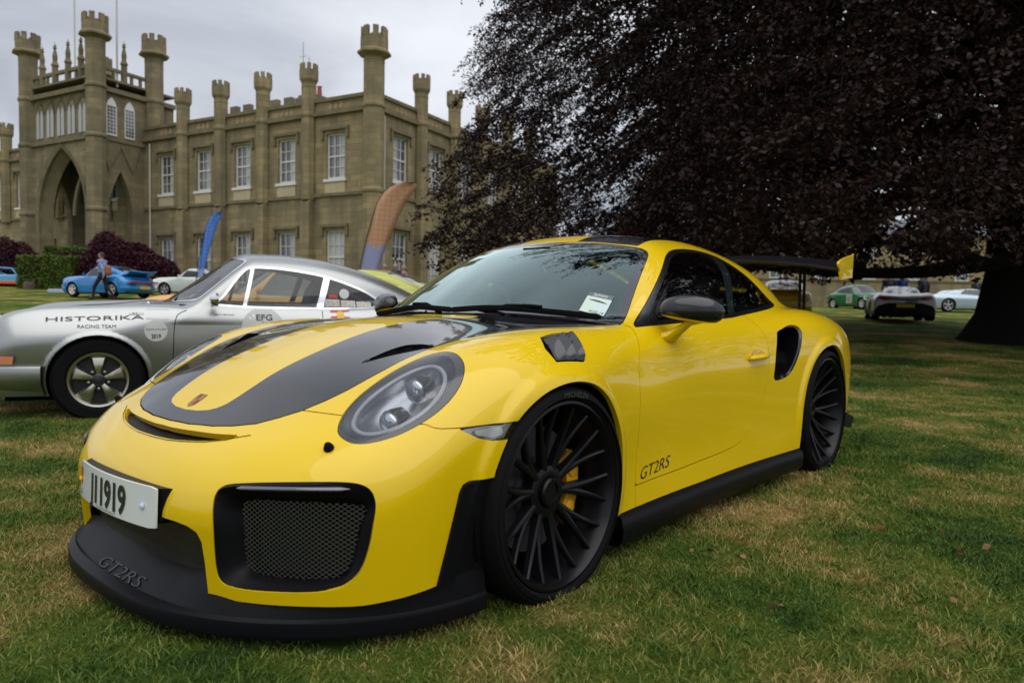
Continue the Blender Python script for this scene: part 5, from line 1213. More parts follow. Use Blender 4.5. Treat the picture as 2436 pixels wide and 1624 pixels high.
# ------------------------------------------------------------------ rear-engined coupes round the lawn
def classic_surface():
    ys = [0, .2, .4, .55, .66, .75, .9]
    HT = {.95: [.40, .40, .38, .36, .32, .25, .15], .80: [.56, .56, .56, .60, .57, .45, .3], .68: [.635, .635, .645, .73, .71, .58, .4], .55: [.69, .69, .705, .795, .785, .67, .48],
          .3: [.755, .755, .765, .835, .835, .74, .56], 0: [.80, .80, .80, .848, .855, .78, .64], -.35: [.865, .86, .855, .872, .875, .83, .70], -.6: [.865, .865, .865, .868, .87, .845, .77],
          -1.2: [.865, .865, .865, .865, .865, .85, .80], -1.9: [.90, .90, .90, .895, .89, .875, .83], -2.3: [.96, .955, .94, .925, .915, .895, .83], -2.7: [.86, .86, .855, .85, .845, .82, .75], -3.0: [.74, .74, .735, .73, .72, .69, .6], -3.25: [.60, .60, .60, .59, .58, .55, .45]}
    zs = [.1, .25, .4, .55, .7, .8, .9, 1.0]
    WT = {.9: [.66, .68, .70, .71, .70, .66, .6, .5], .6: [.70, .73, .75, .765, .76, .73, .66, .56], .3: [.72, .755, .785, .80, .79, .76, .70, .6], 0: [.73, .765, .795, .81, .81, .775, .71, .62],
          -.35: [.73, .76, .78, .79, .785, .77, .73, .65], -1.0: [.74, .77, .79, .795, .79, .775, .745, .68], -1.7: [.75, .785, .81, .82, .815, .80, .76, .69], -2.27: [.76, .81, .84, .855, .85, .825, .77, .70], -2.7: [.72, .77, .80, .81, .805, .78, .73, .64], -3.2: [.62, .67, .70, .71, .70, .67, .62, .5]}
    Ht = Tab(list(HT), ys, np.array(list(HT.values())), -3.4, 1.1, 0, 1.0); Wt = Tab(list(WT), zs, np.array(list(WT.values())), -3.4, 1.1, 0, 1.4)
    Fp = nspl([0, .2, .4, .55, .7, .8, 1.0], [.84, .835, .815, .775, .69, .60, .4]); Fz = nspl([.05, .25, .4, .55, .65, .8, 1.0], [-.10, -.02, 0, -.01, -.03, -.08, -.2]); Rz = nspl([.1, .3, .45, .6, .8, 1.0], [.15, .03, 0, .01, .10, .25])
    roof = nspl([-.4, -.8, -1.0, -1.25, -1.55, -1.85, -2.15, -2.45, -2.75, -3.05, -3.3], [1.13, 1.272, 1.306, 1.32, 1.31, 1.268, 1.185, 1.065, .925, .785, .66])
    gx = nspl([-.3, -.7, -1.1, -1.5, -1.8, -2.1, -2.4, -2.8, -3.2], [0, 0, 0, -.005, -.02, -.05, -.10, -.18, -.30]); gz = nspl([.75, .88, 1.0, 1.1, 1.2, 1.3], [.765, .73, .695, .655, .60, .52])
    wsx = nspl([.7, .87, 1.0, 1.1, 1.24, 1.35], [-.20, -.43, -.605, -.74, -.93, -1.09])
    def f(x, y, z):
        x = np.asarray(x, float); y = np.abs(y); a = y-Wt(x, z)
        for cx, cz, r0 in ((0., .315, .37), (-2.268, .315, .375)):
            r = np.sqrt((x-cx)**2+(z-cz)**2); t = np.clip((r0-r)/.03, 0, 1); a = a-.016*t*t*(3-2*t)
        lo = smax(a, (z-Ht(x, y))*.93, .09); lo = smax(lo, (x-(Fp(y)+Fz(z)))*.9, .09); lo = smax(lo, (-3.10+.30*y*y+.2*y**4+Rz(z))-x, .10); lo = smax(lo, .17-z, .04)
        g = smax(smax(smax((y-(gx(x)+gz(z)))*.9, (z-(roof(x)-.16*y*y))*.95, .10), (x-(wsx(z)-.42*y*y))*.55, .04), .76-z, .03)
        return smin(lo, g, .04)
    return f
CF = classic_surface()
C_DLO = [(-.79, .884), (-.86, .955), (-.95, 1.078), (-1.01, 1.150), (-1.06, 1.187), (-1.15, 1.198), (-1.34, 1.191), (-1.52, 1.169), (-1.70, 1.136), (-1.94, 1.058), (-2.08, .99), (-2.155, .935), (-2.165, .905), (-2.12, .878), (-1.98, .863), (-1.6, .856), (-1.1, .859), (-.9, .868)]
C_WS = [(-.435, -.1), (-.435, 0), (-.455, .2), (-.515, .4), (-.60, .57), (-.66, .655), (-.705, .672), (-.80, .645), (-1.0, .578), (-1.055, .54), (-1.065, .50), (-1.02, .35), (-.985, .2), (-.97, 0), (-.97, -.1)]
C_RW = [(-1.93, -.1), (-1.93, .44), (-1.98, .47), (-2.40, .40), (-2.46, .34), (-2.49, -.1)]
_cc = {}
def classic_cut(h):
    if h in _cc: return _cc[h]
    V, Q, N = surfnet(CF, (-3.35, 0, .12), (1.0, .96, 1.36), h); M = PM(V, N, Q); sc = lambda V, N: V[:, 1] > .4; P = {}
    _, M = cut_at(M, lambda V, N: V[:, 2]-.20)
    for cx, r in ((0, .335), (-2.268, .34)):
        a = np.linspace(-.45, PI+.45, 26); _, M = clip(M, field(M, [(cx+r*math.cos(t), .315+r*math.sin(t)) for t in a]+[(cx-r, 0), (cx+r, 0)], 'xz', sc))
    P['ws'], M = take(M, C_WS, 'xy', 0, lambda V, N: (V[:, 2] > .86) & (N[:, 0] > .1)); P['rw'], M = take(M, C_RW, 'xy', 0, lambda V, N: V[:, 2] > .95)
    dl, M = take(M, smooth_poly(C_DLO, 3), 'xz', 0, lambda V, N: (V[:, 1] > .4) & (V[:, 2] > .84)); g, ring = clip(dl, field(dl, smooth_poly(C_DLO, 3), 'xz')+.016)
    if h < .02:
        v1, g = take(g, [(-1.0, .83), (-1.028, .83), (-1.118, 1.21), (-1.090, 1.21)], 'xz', 0)   # vent bar
        v2, g = take(g, [(-1.580, .83), (-1.635, .83), (-1.745, 1.2), (-1.69, 1.2)], 'xz', 0); ring = joined(ring, push(v1, .003), push(v2, .003))
        P['q'], g = cut_at(g, lambda V, N: V[:, 0]+1.61+(V[:, 2]-.85)*.31)
        P['vent'], P['dg'] = cut_at(g, lambda V, N: -V[:, 0]-1.015-(V[:, 2]-.86)*.24)
    else: P['dg'] = g
    P['ring'] = ring; P['body'] = M; _cc[h] = P; return P
def disc_wheel(par, loc, s, R, hw, rim_r, rimmat, style='fuchs', n=40):
    t = MB(); t.lathe([(rim_r, hw-.02), (rim_r+.015, hw-.003), (R-.03, hw), (R-.008, hw-.02), (R, hw-.045), (R, -hw+.045), (R-.008, -hw+.02), (R-.03, -hw), (rim_r, -hw+.02)], n, 'y')
    sg = lambda mb: (setattr(mb, 'v', [(x, y*s, z) for x, y, z in mb.v]), setattr(mb, 'f', [f[::-s] for f in mb.f]), mb)[2]
    w = sg(t).build('wheel', RUB, par, smooth=True); w.location = loc
    r = MB(); yo = hw-.022; r.lathe([(rim_r+.004, yo+.004), (rim_r-.004, yo+.012), (rim_r-.018, yo+.008), (rim_r-.026, yo-.02), (rim_r-.032, -hw+.03)], n, 'y')
    if style == 'fuchs':
        for k in range(5):
            a0 = 2*PI*k/5+PI/2
            sec = [(.040, .018, -.012), (.075, .026, -.006), (.115, .040, -.004), (rim_r-.040, .056, -.016), (rim_r-.026, .058, -.035)]; V = []
            for rr, w_, dy in sec:
                for f_ in (-1, -.72, 0, .72, 1):
                    an = a0+math.atan2(w_*f_, rr); q = math.hypot(rr, w_*f_)*(1 if rr < .15 else .985); yy = yo+dy-(.02 if abs(f_) == 1 else 0)+(.004 if f_ == 0 else 0); V.append((q*math.cos(an), yy, q*math.sin(an)))
            r.add(V, [(i*5+j, i*5+j+1, i*5+j+6, i*5+j+5)[::-1] for i in range(4) for j in range(4)])
        o = sg(r).build('rim', rimmat, w, smooth=True)
        d = MB(); d.lathe([(rim_r-.03, yo-.05), (.05, yo-.045), (.0, yo-.045)], 24, 'y'); sg(d).build('wheel_dish', mat('wheel black', (.012, .012, .012), .5), w)
        d = MB(); d.lathe([(.045, yo-.04), (.045, yo-.002), (.032, yo+.006), (.030, yo+.012), (.012, yo+.016), (0, yo+.016)], 24, 'y'); sg(d).build('hub_cap', mat('hub black', (.02, .02, .02), .35), w, smooth=True)
        d = MB()
        for k in range(5):
            a = 2*PI*(k+.5)/5+PI/2; d.lathe([(.011, yo-.045), (.011, yo-.018), (0, yo-.016)], 8, 'y', (.068*math.cos(a), 0, .068*math.sin(a)))
        sg(d).build('wheel_nuts', ALU, w)
    else:
        for k in range(5):
            a0 = 2*PI*k/5+.3; V = []
            for rr, w_, dy in ((.03, .03, -.01), (.10, .03, -.006), (rim_r-.02, .042, -.008)):
                for f_ in (-1, 1): an = a0+math.atan2(w_*f_, rr); V.append((rr*math.cos(an), yo+dy, rr*math.sin(an)))
            r.add(V, [(0, 1, 3, 2)[::-1], (2, 3, 5, 4)[::-1]])
        r.lathe([(.05, yo), (0, yo+.01)], 12, 'y'); sg(r).build('rim', rimmat, w, smooth=True)
    return w
def classic_car(name, label, X, D, heading, col, h=.03, group=None, opts=(), scale=1.0, zoff=0.0, loc=None, rimmat=None):
    pos = place(X, D) if loc is None else np.array(loc, float); root = thing(name, label, 'car', (pos[0], pos[1], pos[2]+zoff), heading, group); root.scale = (scale,)*3
    P = classic_cut(h); paint = mat('paint %s' % name+label[:12], col, .35, coat=1.0, metal=.0) if not isinstance(col, bpy.types.Material) else col
    det = h < .02
    body = emit('body', skirt(P['body'], .012), paint, root)[0]
    trim = CHR if 'chrome' in opts else mat('window trim', (.008, .008, .009), .22)
    emit('window_frame', push(P['ring'], .003), trim, root, 'sep'); G = SIDEG if not det else glass('silver car glass', (.66, .72, .70), 1.2)
    emit('side_window', P['dg'], G, root, 'sep')
    if det: emit('vent_window', P['vent'], G, root, 'sep'); emit('quarter_window', P['q'], G, root, 'sep')
    wg, fr = clip(P['ws'], field(P['ws'], C_WS, 'xy')+.02); emit('windscreen', wg, G, root); emit('screen_surround', push(fr, .003), trim, root); emit('rear_window', P['rw'], G, root)
    up_, _ = cut_at(P['body'], lambda V, N: .88-V[:, 2]); emit('headlining', flip(push(up_, -.02)), MBLK, root)
    if det: bd, _ = cut_at(P['ws'], lambda V, N: V[:, 0]+.895-.12*V[:, 1]**2); emit('sun_strip', push(bd, .0015), mat('sun strip', (.02, .02, .022), .25, coat=.5), root)
    R = .315; rm = rimmat or mat('silver alloy', (.55, .55, .55), .35, metal=.8)
    for x in (0, -2.268):
        for s in (1, -1):
            yw = .715 if x == 0 else .735; disc_wheel(root, (x, yw*s, R), s, R, .095, .205, rm, 'fuchs' if det else 'cup', 48 if det else 20)
            b = MB(); a = np.linspace(-.3, PI+.3, 14); V = [(x+.36*math.cos(t), y*s, R+.36*math.sin(t)) for t in a for y in (.45, .78)]; b.add(V, [(2*i, 2*i+1, 2*i+3, 2*i+2) for i in range(13)]+[tuple(range(0, 28, 2))]); b.build('wheel_well', MBLK, root)
    for s in (1, -1):
        # lamps
        c = np.array([.688, .580*s, .680]); q = Vector((.84, .10*s, .50)).to_track_quat('Z', 'Y').to_matrix(); b = MB(); b.lathe([(.118, -.05), (.118, .004), (.104, .010)], 28, 'z'); b.v = [tuple(Vector(c)+q @ Vector(v)) for v in b.v]; hl = b.build('headlamp', CHR if 'chrome' in opts else paint, root, smooth=True)
        b = MB(); b.lathe([(.106*math.sin(t), .004+.035*math.cos(t)) for t in np.linspace(PI/2, 0.001, 6)], 28, 'z'); b.v = [tuple(Vector(c)+q @ Vector(v)) for v in b.v]; b.build('lens', mat('headlamp glass', (.45, .47, .48), .08, metal=.5, coat=1), hl, smooth=True)
        b = MB(); b.prism([(.20, .445), (.20, .485), (.62, .485), (.62, .445)], .0, .02, 'xzy') if False else b.box(-3.16, -3.02, min(.30*s, .66*s), max(.30*s, .66*s), .60, .66); b.build('tail_lamp', mat('red lamp', (.35, .01, .01), .15, coat=1), root)
        b = MB(); P_ = [(.80, .52), (.745, .63), (.655, .705), (.56, .748), (.495, .770)]; V = []
        for x, y in P_: V += [(x+.034, (y+.034)*s, .440), (x+.026, (y+.026)*s, .497)]
        b.add(V, [(2*i, 2*i+1, 2*i+3, 2*i+2) for i in range(4)]); b.build('indicator', mat('amber lamp', (.45, .13, .01), .2, coat=1), root)
        b = MB(); c = np.array([-.80, .865*s, .93]); b.tube([(-.78, .77*s, .875), (-.79, .83*s, .895), c-[0, .02*s, .01]], .012, 6); V = []
        b.lathe([(.05, -.02), (.058, 0), (.04, .035), (0, .045)], 14, 'x', c); b.build('mirror', CHR if 'chrome' in opts else paint, root, smooth=True)
    for zz, sg, plan in ((.36, 1, [(.885, 0), (.882, .2), (.862, .4), (.805, .585), (.715, .70), (.60, .765), (.48, .792), (.36, .806)]), (.40, -1, [(-3.16, 0), (-3.15, .25), (-3.11, .45), (-3.03, .62), (-2.90, .74), (-2.72, .80)])):
        L_ = np.array(plan); L_ = smooth_poly(np.concatenate([(L_*[1, -1])[::-1], L_[1:]]), 3, False); t_ = unit(np.gradient(L_, axis=0)); nrm = np.stack([t_[:, 1], -t_[:, 0]], 1)*sg*1.0; b = MB(); V = []
        for (x, y), (nx, ny) in zip(L_, nrm):
            for d_, z_ in ((-.05, .066), (.004, .062), (.012, .045), (.010, -.03), (-.004, -.075), (-.06, -.13)): V.append((x+nx*d_, y+ny*d_, zz+z_))
        n_ = len(L_); b.add(V, [(6*i+j, 6*i+j+1, 6*i+j+7, 6*i+j+6) for i in range(n_-1) for j in range(5)]); b.build('bumper', paint, root, smooth=True, angle=30)
    b = MB(); b.box(-2.95, .6, -.66, .66, .16, .205); b.box(-.55, -.5, -.66, .66, .2, .84); b.box(-2.3, -2.25, -.5, .5, .2, .9); b.build('underfloor', MBLK, root)
    for s in (1, -1):
        b = MB(); b.box(-1.62, -1.2, .36*s-.23, .36*s+.23, .3, .48); b.prism([(-1.55, .4), (-1.68, .4), (-1.86, .98), (-1.80, 1.12), (-1.72, 1.0)], .36*s-.22, .36*s+.22, 'xzy'); b.build('seat', mat('cabin trim', (.018, .019, .02), .7), root, bevel=.03)
    b = MB(); b.box(-.95, -.55, -.66, .66, .74, .88); b.build('dashboard', mat('cabin trim', (.018, .019, .02), .7), root)
    b = MB(); b.box(-3.19, -3.17, -.24, .24, .36, .47); b.build('number_plate', mat('yellow plate', (.65, .42, .03), .4), root)
    if 'whale' in opts:
        b = MB(); yy = np.linspace(-.62, .62, 15); V = []
        for y in yy:
            k = (abs(y)/.62)**2; V += [(-2.55, y, .985-.10*k), (-2.9, y, .99), (-3.22+.10*k, y, 1.06+.05*k), (-3.24+.10*k, y, 1.035+.05*k), (-2.9, y, .93), (-2.6, y, .90)]
        b.add(V, [(6*i+j, 6*i+(j+1) % 6, 6*i+6+(j+1) % 6, 6*i+6+j) for i in range(14) for j in range(6)]+[(0, 5, 4, 3, 2, 1), tuple(84+j for j in range(6))]); b.build('tail_spoiler', paint, root, smooth=True)
        b = MB(); b.box(-3.185, -3.12, -.64, .64, .60, .66); b.build('reflector_strip', mat('red lamp', (.35, .01, .01), .15, coat=1), root)
    if 'duck' in opts:
        b = MB(); yy = np.linspace(-.5, .5, 9); V = []
        for y in yy: V += [(-2.55, y, 1.01), (-3.02, y, .95), (-3.05, y, .90), (-2.6, y, .90)]
        b.add(V, [(4*i+j, 4*i+(j+1) % 4, 4*i+4+(j+1) % 4, 4*i+4+j) for i in range(8) for j in range(4)]); b.build('duck_tail', paint, root, smooth=True)
    return root
# ------------------------------------------------------------------ the silver coupe beside the yellow car
SILVER = mat('silver paint', (.37, .38, .37), .33, metal=.92, coat=.5)
def ribbon(name, pts, w, m, par, f=CF, off=.0012, side=1, closed=False):
    """thin line lying on a car's flank, given as (x, z) points"""
    P = smooth_poly(np.array(pts, float), 5, closed); Q = on_surface(f, np.stack([P[:, 0], 0*P[:, 0], P[:, 1]], 1), 1, 1.1, .2); t = np.gradient(Q, axis=0); n = unit(grad(f, Q)); s = unit(np.cross(t, n))*w/2
    V = np.concatenate([Q+s+n*off, Q-s+n*off])*[1, side, 1]; k = len(Q); b = MB(); b.add(V, [(i, i+1, k+i+1, k+i) for i in range(k-1)]); return b.build(name, m, par)
def flank(P, f=CF, off=.004): Q = on_surface(f, np.stack([P[:, 0], 0*P[:, 0], P[:, 1]], 1), 1, 1.1, .2); return Q+unit(grad(f, Q))*off
def fit_text(txt, x0, x1, z0, z1, zr=0.0, **k):
    V, F = text_mesh(txt, 1.0, **k); u = (V[:, 0]-V[:, 0].min())/(V[:, 0].max()-V[:, 0].min()); v = (V[:, 1]-V[:, 1].min())/(V[:, 1].max()-V[:, 1].min())
    return np.stack([x0+(x1-x0)*u, z0+(z1-z0)*v+zr*u, 0*u], 1), F
def patch(name, pts, m, par, f=CF, off=.003, n=1):
    b = MB(); b.add(flank(np.asarray(pts, float), f, off), [tuple(range(len(pts)))]); return b.build(name, m, par)
def disc_pts(cx, cz, r, n=28): return [(cx+r*math.cos(t), cz+r*math.sin(t)) for t in np.linspace(0, 2*PI, n, endpoint=False)]
def disc_fan(name, cx, cz, r, m, par, off=.003, f=CF):
    rings = [(cx, cz)]+[(cx+q*math.cos(t), cz+q*math.sin(t)) for q in (r*.5, r) for t in np.linspace(0, 2*PI, 24, endpoint=False)]; V = flank(np.array(rings), f, off)
    F = [(0, 1+i, 1+(i+1) % 24) for i in range(24)]+[(1+i, 25+i, 25+(i+1) % 24, 1+(i+1) % 24) for i in range(24)]; b = MB(); b.add(V, F); return b.build(name, m, par, smooth=True)
silver = classic_car('coupe', 'silver classic coupe with race team lettering parked behind the yellow car', 0, 0, rad(336.2), SILVER, h=.016, opts=('chrome',), loc=(-.65, -4.33, .0), rimmat=mat('polished alloy', (.62, .60, .52), .28, metal=1.0))
silver.rotation_euler = (rad(-1.7), 0, rad(336.2)); silver.location.z = .036      # the ground falls a little towards the near side
INKG = mat('decal grey', (.035, .037, .04), .4); DECW = mat('decal white', (.55, .56, .54), .4); DECR = mat('decal red', (.5, .03, .03), .4); DECY = mat('decal yellow', (.75, .45, .02), .4)
lettering('team_name', [fit_text('HISTORIKA', .333, -.303, .742, .772, .024)], flank, INKG, silver); lettering('team_legend', [fit_text('RACING TEAM', .131, -.118, .697, .721, .003)], flank, INKG, silver)
rd = disc_fan('roundel', -.384, .68, .080, DECW, silver); lettering('roundel_year', [fit_text('2019', -.352, -.418, .622, .655, bold=.015)], lambda P: flank(P, off=.0062), INKG, rd); lettering('roundel_name', [fit_text('SOLCUP', -.316, -.452, .686, .697)], lambda P: flank(P, off=.0062), INKG, rd)
rd = disc_fan('door_roundel', -1.16, .70, .165, DECW, silver); lettering('door_text', [fit_text('EFG', -1.108, -1.231, .764, .811, bold=.012)], lambda P: flank(P, off=.0062), INKG, rd)
patch('fender_sticker', [(-.318, .842), (-.474, .842), (-.474, .766), (-.318, .766)], DECW, silver); patch('fender_sticker', [(-.20, .812), (-.30, .815), (-.30, .800), (-.20, .797)], DECW, silver)
lettering('sticker_text', [fit_text('61', -.225, -.255, .802, .812, bold=.01)], lambda P: flank(P, off=.0062), INKG, silver)
lettering('driver_names', [fit_text('EMILY BRYANT', -.80, -.945, .800, .812)], flank, INKG, silver); patch('oil_sticker', [(-1.70, .850), (-1.86, .852), (-1.86, .79), (-1.70, .79)], DECR, silver); disc_fan('oil_shell', -1.78, .81, .033, DECY, silver, .006)
for k in range(3): patch('window_sticker', [(-1.665-.135*k, .945-.008*k), (-1.79-.135*k, .943-.008*k), (-1.79-.135*k, .882-.002*k), (-1.665-.135*k, .880)], mat('paper sticker', (.50, .48, .43), .5, noise=(60, (.35, .33, .3), .1)), silver)
disc_fan('window_sticker', -1.835, .992, .042, DECW, silver, .002); patch('window_sticker', [(-1.70, .985), (-1.775, .982), (-1.775, .955), (-1.70, .957)], DECR, silver, off=.002)
ribbon('door_gap', [(-.60, .838), (-.545, .81), (-.521, .767), (-.509, .678), (-.506, .573), (-.50, .42), (-.50, .30)], .006, MBLK, silver)
ribbon('door_gap', [(-1.635, .845), (-1.63, .70), (-1.60, .5), (-1.57, .3)], .006, MBLK, silver)
ribbon('sill_strip', [(-.36, .23), (-1.2, .235), (-1.93, .23)], .02, ALU, silver, off=.004)
b = MB(); P = np.array([(x, y) for x, y in ((.60, .44), (.45, .49), (.2, .505), (-.1, .52), (-.38, .545))]); P = smooth_poly(P, 5, False); Q = on_surface(CF, np.stack([P[:, 0], P[:, 1], 0*P[:, 0]], 1), 2, 1.2, .4)
for s in (1, -1): b = MB(); b.tube([(q[0], q[1]*s, q[2]+.0005) for q in Q], .0035, 5); b.build('bonnet_gap', MBLK, silver)
b = MB(); b.lathe([(.02, 0), (.02, .02), (.012, .03), (0, .03)], 12, 'z', (-.33, .40, .862)); b.build('fuel_cap', ALU, silver, smooth=True)
b = MB(); P3 = [(-.52, .35, .905), (-.62, .10, .985), (-.66, -.05, 1.03)]; b.tube(P3, .007, 5); b.build('wiper', MBLK, silver)
b = MB()   # roll cage
for s in (1, -1): b.tube([(-1.75, .55*s, .3), (-1.78, .54*s, .95), (-1.80, .45*s, 1.18), (-1.80, .2*s, 1.23), (-1.80, 0, 1.23)], .02, 6); b.tube([(-1.80, .45*s, 1.17), (-2.35, .40*s, .85)], .02, 6)
b.tube([(-1.77, .54, .75), (-1.80, -.50, 1.1)], .02, 6); b.build('roll_cage', mat('cage', (.02, .02, .02), .4), silver, smooth=True)

# ------------------------------------------------------------------ other coupes
def hd(d): return rad(d)
classic_car('coupe', 'orange coupe glimpsed behind and through the silver coupe', -4.55, 10.4, hd(334), (.68, .30, .012), .035, opts=('duck',))
classic_car('coupe', 'lime yellow coupe parked beyond the tail of the silver coupe', -4.3, 16.0, hd(292), (.55, .56, .015), .03, opts=('chrome',))
classic_car('coupe', 'bright blue coupe with whale tail spoiler, side and rear in view', -17.93, 30.75, hd(288.4), (.002, .20, .54), .035, opts=('whale',), rimmat=mat('white alloy', (.7, .7, .7), .4))
classic_car('coupe', 'white coupe half hidden between the blue and silver coupes', -16.1, 34.6, hd(300), (.62, .66, .62), .04, opts=('chrome',))
classic_car('coupe', 'white coupe cut off by the left edge of the lawn', -22.2, 29.2, hd(130), (.62, .64, .60), .04)
classic_car('coupe', 'yellow coupe seen from behind under the low beech limb', 9.75, 26.5, hd(204), (.70, .45, .012), .035, opts=('duck',))
gr = classic_car('coupe', 'green race coupe with white number panels under the beech', 18.94, 37.96, hd(52.9), (.004, .16, .045), .035, rimmat=mat('white alloy', (.7, .7, .7), .4))
b = MB(); b.add(flank(np.array([(-.75, .33), (-.75, .78), (-1.2, .78), (-1.2, .33)]), off=.022)*[1, -1, 1], [(0, 1, 2, 3)]); nb_ = b.build('number_panel', DECW, gr)
b = MB(); V, F = fit_text('21', -.86, -1.09, .40, .66); b.add(flank(V[:, :2], off=.03)*[1, -1, 1], F); b.build('race_number', INKG, nb_)
b = MB(); b.add(flank(np.array([(.40, .48), (.40, .70), (.18, .74), (.18, .55)]), off=.022)*[1, -1, 1], [(0, 1, 2, 3)]); b.build('wing_panel', DECW, gr)

def super_surface():
    ys = [0, .3, .6, .8, .95]
    HT = {1.0: [.30, .30, .28, .25, .15], .75: [.46, .46, .48, .46, .32], .45: [.57, .57, .64, .64, .46], 0: [.66, .66, .76, .77, .58], -.6: [.74, .74, .76, .77, .64], -1.3: [.80, .80, .80, .80, .70], -2.0: [.82, .85, .85, .84, .74], -2.73: [.86, .87, .90, .89, .76], -3.3: [.84, .85, .86, .83, .68], -3.65: [.74, .74, .74, .70, .56]}
    Ht = Tab(list(HT), ys, np.array(list(HT.values())), -3.8, 1.1, 0, 1.05); W = nspl([-3.7, -3.2, -2.73, -2.0, -1.2, -.5, 0, .5, .95], [.82, .92, .96, .93, .90, .90, .93, .90, .80])
    Wz = nspl([.1, .3, .5, .65, .8, 1.0], [-.05, -.01, 0, 0, -.04, -.15])
    roof = nspl([-.3, -.7, -1.1, -1.5, -1.9, -2.3, -2.7, -3.1], [.85, 1.02, 1.15, 1.165, 1.10, .98, .88, .80])
    def f(x, y, z):
        y = np.abs(y); lo = smax(y-(W(x)+Wz(z)), (z-Ht(x, y))*.95, .10); lo = smax(lo, x-(.98-.35*y*y-.2*y**4), .1); lo = smax(lo, (-3.60+.16*y*y)-x, .08); lo = smax(lo, .14-z, .04)
        g = smax(y-(.62-.55*(z-.8)-.12*np.clip(-x-1.5, 0, 2)), (z-(roof(x)-.12*y*y))*.9, .10); g = smax(g, .7-z, .03)
        hump = smax(np.sqrt(((y-.36)/.22)**2+((z-.86)/.24)**2+((x+2.05)/.62)**2)*.2-.2, .7-z, .03)
        return smin(smin(lo, g, .05), hump, .05)
    return f
def super_car(name, label, pos, heading, col, metal=0.0, dark=False):
    f = super_surface(); root = thing(name, label, 'car', pos, heading); V, Q, N = surfnet(f, (-3.75, 0, .1), (1.1, 1.05, 1.25), .035); M = PM(V, N, Q); paint = mat('paint '+label[:14], col, .3, metal=metal, coat=1)
    _, M = cut_at(M, lambda V, N: V[:, 2]-.17)
    for cx, r in ((0, .345), (-2.73, .365)):
        a = np.linspace(-.4, PI+.4, 24); _, M = clip(M, field(M, [(cx+r*math.cos(t), .33+r*math.sin(t)) for t in a]+[(cx-r, 0), (cx+r, 0)], 'xz', lambda V, N: V[:, 1] > .5))
    glz, M = take(M, [(-.62, .80), (-1.05, 1.09), (-1.5, 1.12), (-1.85, 1.03), (-2.0, .90), (-1.2, .83)], 'xz', 0, lambda V, N: (V[:, 1] > .3) & (N[:, 1] > .4))
    ws_, M = take(M, [(-.42, -.1), (-.42, .5), (-.5, .56), (-1.05, .47), (-1.08, -.1)], 'xy', 0, lambda V, N: V[:, 2] > .78)
    if dark: lower, M = take(M, [(-.1, .1), (-.1, .56), (.50, .56), (.78, .47), (.95, .2), (.9, .1)], 'yz', 0, lambda V, N: V[:, 0] < -3.2); emit('rear_lower_panel', lower, SBLK, root)
    emit('body', skirt(M, .02), paint, root); emit('side_window', glz, SIDEG, root, 'sep'); emit('windscreen', ws_, SIDEG, root)
    for x, R in ((0, .33), (-2.73, .345)):
        for s in (1, -1): disc_wheel(root, (x, .80*s, R), s, R, .13, .245, mat('silver alloy', (.55, .55, .55), .35, metal=.8), 'cup', 24)
    for s in (1, -1):
        t = np.linspace(0, 2*PI, 16, endpoint=False); P = np.stack([0*t, (.60+.16*np.cos(t)+.03*np.sin(t)), .70+.055*np.sin(t)], 1); P = on_surface(f, P, 0, -3.9, -3.0)-[.006, 0, 0]; b = MB(); b.add(P*[1, s, 1], [tuple(range(16))]); b.build('tail_lamp', mat('red lamp', (.35, .01, .01), .15, coat=1), root)
        b = MB(); b.tube([(-1.62, .36*s-.14, .9), (-1.66, .36*s-.12, 1.12), (-1.66, .36*s+.12, 1.12), (-1.62, .36*s+.14, .9)], .025, 8); b.build('roll_hoop', ALU, root, smooth=True)
    b = MB(); b.box(-3.66, -3.62, -.26, .26, .42, .53); b.build('number_plate', mat('yellow plate', (.65, .42, .03), .4), root)
    b = MB(); b.box(-3.4, .8, -.75, .75, .12, .18); b.build('underfloor', MBLK, root)
    return root
rp = cam3(12.55, 23.2, 0)[:2]; h_ = rad(198); c_ = rp+3.55*np.array([math.cos(h_), math.sin(h_)])
super_car('supercar', 'dark silver open supercar facing away under the beech', (*c_, float(gz_xy(*c_))), h_, (.26, .25, .25), .6, True)
pb = place(24.2, 36.5); super_car('supercar', 'pale blue supercar in profile beside the beech trunk', pb, rad(128), (.42, .52, .60), .3)

